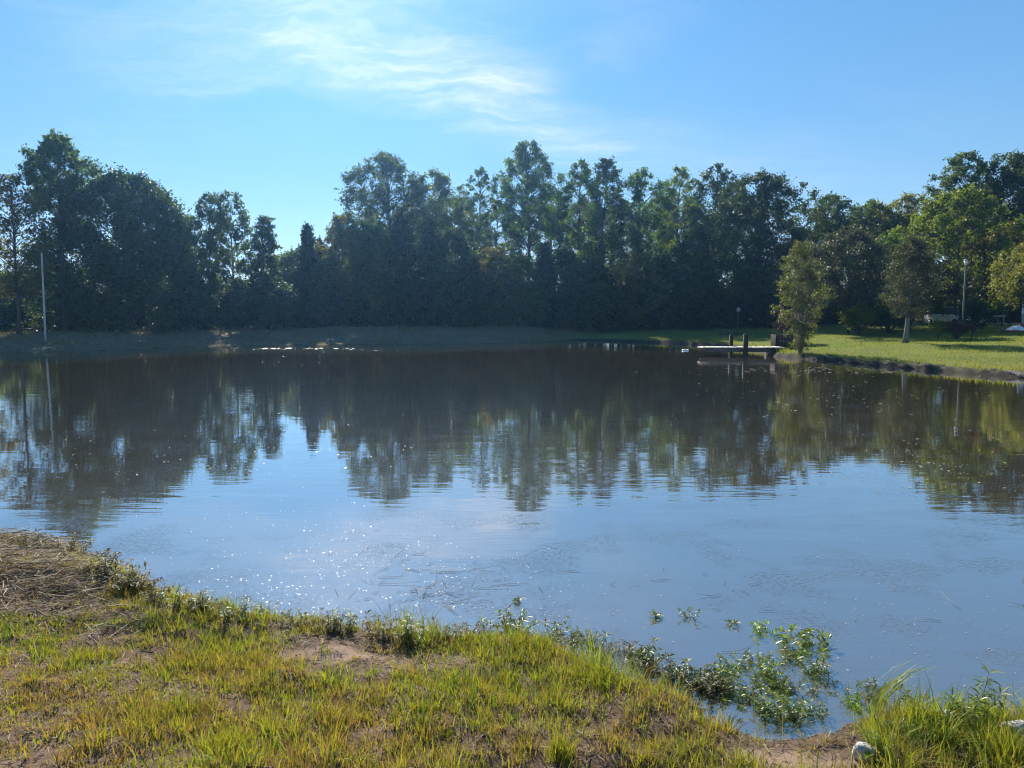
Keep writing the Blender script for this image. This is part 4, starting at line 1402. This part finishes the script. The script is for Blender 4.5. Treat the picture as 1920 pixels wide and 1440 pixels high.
for i in range(44):
    px1 = rng.uniform(880, 1350)
    py1 = np.interp(px1, [880, 1000, 1120, 1200, 1330], [1178, 1190, 1210, 1245, 1290]) + rng.uniform(-12, 14)
    put_weed('water_plant', 'scraggly weed at the waterline left of the dense weed patch', 'plant', (wv5, wv6, wv1, wv2)[int(rng.integers(0, 4))], wz0(px1, py1), rng.uniform(0, 6.28), rng.uniform(.4, .85), 'weeds along the middle waterline')
for i in range(60):
    px1 = rng.uniform(270, 890)
    py1 = np.interp(px1, [270, 400, 520, 650, 745, 880], [1120, 1140, 1165, 1176, 1196, 1200]) + rng.uniform(-2, 12)
    put_weed('shore_weed', 'low weed on the rim of the bank below the glitter', 'plant', (wv5, wv6, wv7, wv5)[int(rng.integers(0, 4))], wz0(px1, py1), rng.uniform(0, 6.28), rng.uniform(.4, .95), 'weeds on the rim of the bank')
for i in range(22):
    px1 = rng.uniform(0, 265)
    py1 = np.interp(px1, [0, 90, 150, 215, 265], [1008, 1018, 1034, 1072, 1106]) + rng.uniform(0, 18)
    put_weed('shore_weed', 'withered weed at the waterline beside the mown hay', 'plant', (wv5, wv6)[int(rng.integers(0, 2))], wz0(px1, py1), rng.uniform(0, 6.28), rng.uniform(.6, 1.2), 'withered weeds by the hay')
put_weed('shore_weed', 'tall pale green weed with whorled leaves on the right bank', 'plant', weed_meshes(220, 5, .34, .075, .012, 'bright_leaf', .13, whorl=6, node=.03), wz0(1812, 1375), 1.0, 1.0)
put_weed('shore_weed', 'bushy green weed in front of the left water corner glitter', 'plant', weed_meshes(221, 9, .16, .04, .010, 'water_leaf', .14, whorl=5, node=.02), wz0(430, 1160), .4, 1.0)
put_weed('shore_weed', 'broad leafed bright green seedling beside the nearest stone', 'plant', weed_meshes(222, 4, .10, .06, .035, 'bright_leaf', .06, whorl=3, node=.03, topfan=5), wz0(1655, 1436), .4, .8)
for i in range(16):
    px1, py1 = rng.uniform(1640, 1930), rng.uniform(1375, 1440)
    put_weed('shore_weed', 'feathery weed in the lush corner of the right bank', 'plant', (wv7, wv7, wv6)[int(rng.integers(0, 3))], wz0(px1, py1), rng.uniform(0, 6.28), rng.uniform(.35, .7), 'weeds in the lush right corner')


# clump of long blades leaning over the water
def blade_clump(name, label, px1, py1, n, hgt, wid, az0, spread, lean, tint, seed):
    r = np.random.default_rng(seed)
    p = wz0(px1, py1)
    P = np.stack([r.normal(0, .03, n), r.normal(0, .03, n), np.full(n, -.02)], -1)
    V, Q, T, tn = blades(r, P, hgt * r.uniform(.5, 1.05, n), wid * r.uniform(.7, 1.2, n), lean * r.uniform(.6, 1.15, n), az0 + r.normal(0, spread, n), np.clip(tint + r.normal(0, .1, n), 0, 1), 4)
    ob = obj(name, mesh_np(name, V, [Q, T], M['grass'], tn), None, p)
    return tag(ob, label, 'grass')


blade_clump('grass_clump', 'clump of long green blades leaning right over the water', 1640, 1330, 26, .42, .009, 0.15, .16, .95, .72, 1)
blade_clump('grass_clump', 'tall yellow green grass clump in the bottom right corner', 1890, 1440, 240, .24, .005, 1.2, 1.6, .35, .62, 2)
blade_clump('grass_clump', 'tall grass clump left of the bottom middle', 430, 1420, 260, .17, .005, 1.0, 2.0, .4, .58, 3)
blade_clump('grass_clump', 'yellow green grass clump beside the bare soil, right of the bottom middle', 1050, 1420, 220, .15, .005, 1.4, 2.0, .4, .55, 4)
blade_clump('grass_clump', 'little round tuft alone on the worn ground at the left', 272, 1290, 70, .07, .004, 1.4, 3.0, .6, .6, 5)


# stones on the right bank
def rock(label, px1, py1, r, sq, seed):
    rr = np.random.default_rng(seed)
    p = wz0(px1, py1)
    nu, nv = 16, 10
    Vs, Qs = [], []
    dirs = rand_dirs(rr, 16)
    offs = rr.uniform(.62, 1.0, 16)
    for i in range(nv + 1):
        th = math.pi * i / nv
        for j in range(nu):
            ph = 2 * math.pi * j / nu
            v = np.array([math.sin(th) * math.cos(ph), math.sin(th) * math.sin(ph), math.cos(th)])
            dt = dirs @ v
            m = np.min(np.where(dt > .2, offs / np.maximum(dt, .2), 9))
            Vs.append(v * min(m, 1.05) * r * np.array([1.15, .9, sq]))
    for i in range(nv):
        for j in range(nu):
            Qs.append([i * nu + j, (i + 1) * nu + j, (i + 1) * nu + (j + 1) % nu, i * nu + (j + 1) % nu])
    ob = obj('stone', mesh_np('stone', Vs, [np.array(Qs)], M['rock']), None, p + np.array([0, 0, r * sq * .55]))
    tag(ob, label, 'stone')


rock('nearest pale stone half hidden by grass in the bottom right', 1622, 1420, .062, .8, 1)
rock('grey green stone just right of the nearest pale stone', 1668, 1418, .05, .7, 2)
rock('small white stone at the waterline under the tall weed', 1778, 1352, .05, .9, 3)
rock('white stone at the right frame edge', 1912, 1378, .075, .75, 4)
rock('low pale stone left of the stone at the frame edge', 1888, 1372, .05, .6, 5)

# ------------------------------------------------------------------ tell look-alikes apart by their place in the row
UNITS = ['', 'first', 'second', 'third', 'fourth', 'fifth', 'sixth', 'seventh', 'eighth', 'ninth', 'tenth', 'eleventh', 'twelfth', 'thirteenth',
         'fourteenth', 'fifteenth', 'sixteenth', 'seventeenth', 'eighteenth', 'nineteenth']
TENS = {2: ('twentieth', 'twenty'), 3: ('thirtieth', 'thirty'), 4: ('fortieth', 'forty'), 5: ('fiftieth', 'fifty'), 6: ('sixtieth', 'sixty'), 7: ('seventieth', 'seventy')}


def ordinal(n):
    if n < 20:
        return UNITS[n]
    t, u = divmod(n, 10)
    return TENS[t][0] if u == 0 else TENS[t][1] + ' ' + UNITS[u]


def number_row(obs, template):
    obs = sorted(obs, key=lambda o: o.location.x / max(o.location.y, .1))
    for i, o in enumerate(obs):
        o['label'] = template % ordinal(i + 1)


def of_group(g_):
    return [o for o in C.objects if o.get('group') == g_]


ob_ = of_group('understory trees behind the dam')
number_row([o for o in ob_ if o.location.y < 68.2 and o.location.x / o.location.y < -0.29], '%s low dark tree from the left in the thicket below the big dome tree')
number_row([o for o in ob_ if o.location.y < 68.2 and o.location.x / o.location.y >= -0.29], '%s low dark tree right of the sky gap in the front thicket row')
number_row([o for o in ob_ if o.location.y >= 68.2], '%s low dark tree from the left in the back thicket row')
number_row(of_group('cedars in the understory row'), '%s cone shaped cedar from the left in the shaded row behind the dam')
number_row(of_group('trees deep in the wood'), '%s tree from the left deep in the wood, half hidden by the front row')
ob_ = sorted(of_group('dense patch of water plants'), key=lambda o: o.location.y)
for k_, nm in enumerate(('bank side row', 'middle row', 'outermost row')):
    number_row(ob_[k_ * 19:(k_ + 1) * 19], '%s plant from the left in the ' + nm + ' of the dense weed patch')
number_row(of_group('weeds along the middle waterline'), '%s scraggly weed from the left along the waterline before the dense weed patch')
number_row(of_group('weeds on the rim of the bank'), '%s low weed from the left on the rim of the bank below the glitter')
number_row(of_group('withered weeds by the hay'), '%s withered weed from the left at the waterline beside the mown hay')
number_row(of_group('weeds in the lush right corner'), '%s feathery weed from the left in the lush corner of the right bank')

# ------------------------------------------------------------------ added air volume standing in for veiling lens glare
hm, nt = newmat('glare_haze')
pv_ = N(nt, 'ShaderNodeVolumePrincipled', {'Color': (0.22, 0.50, 1.0, 1), 'Density': 0.00042, 'Anisotropy': 0.76})
N(nt, 'ShaderNodeOutputMaterial', {'Volume': pv_.outputs[0]})
g = G()
g.box((-360, -60, -3.0), (360, 390, 34.0))
hz = obj('glare_haze', g.mesh('glare_haze', hm))
tag(hz, 'thin air volume added to stand in for lens glare over the trees', 'glare_haze', kind='stuff')
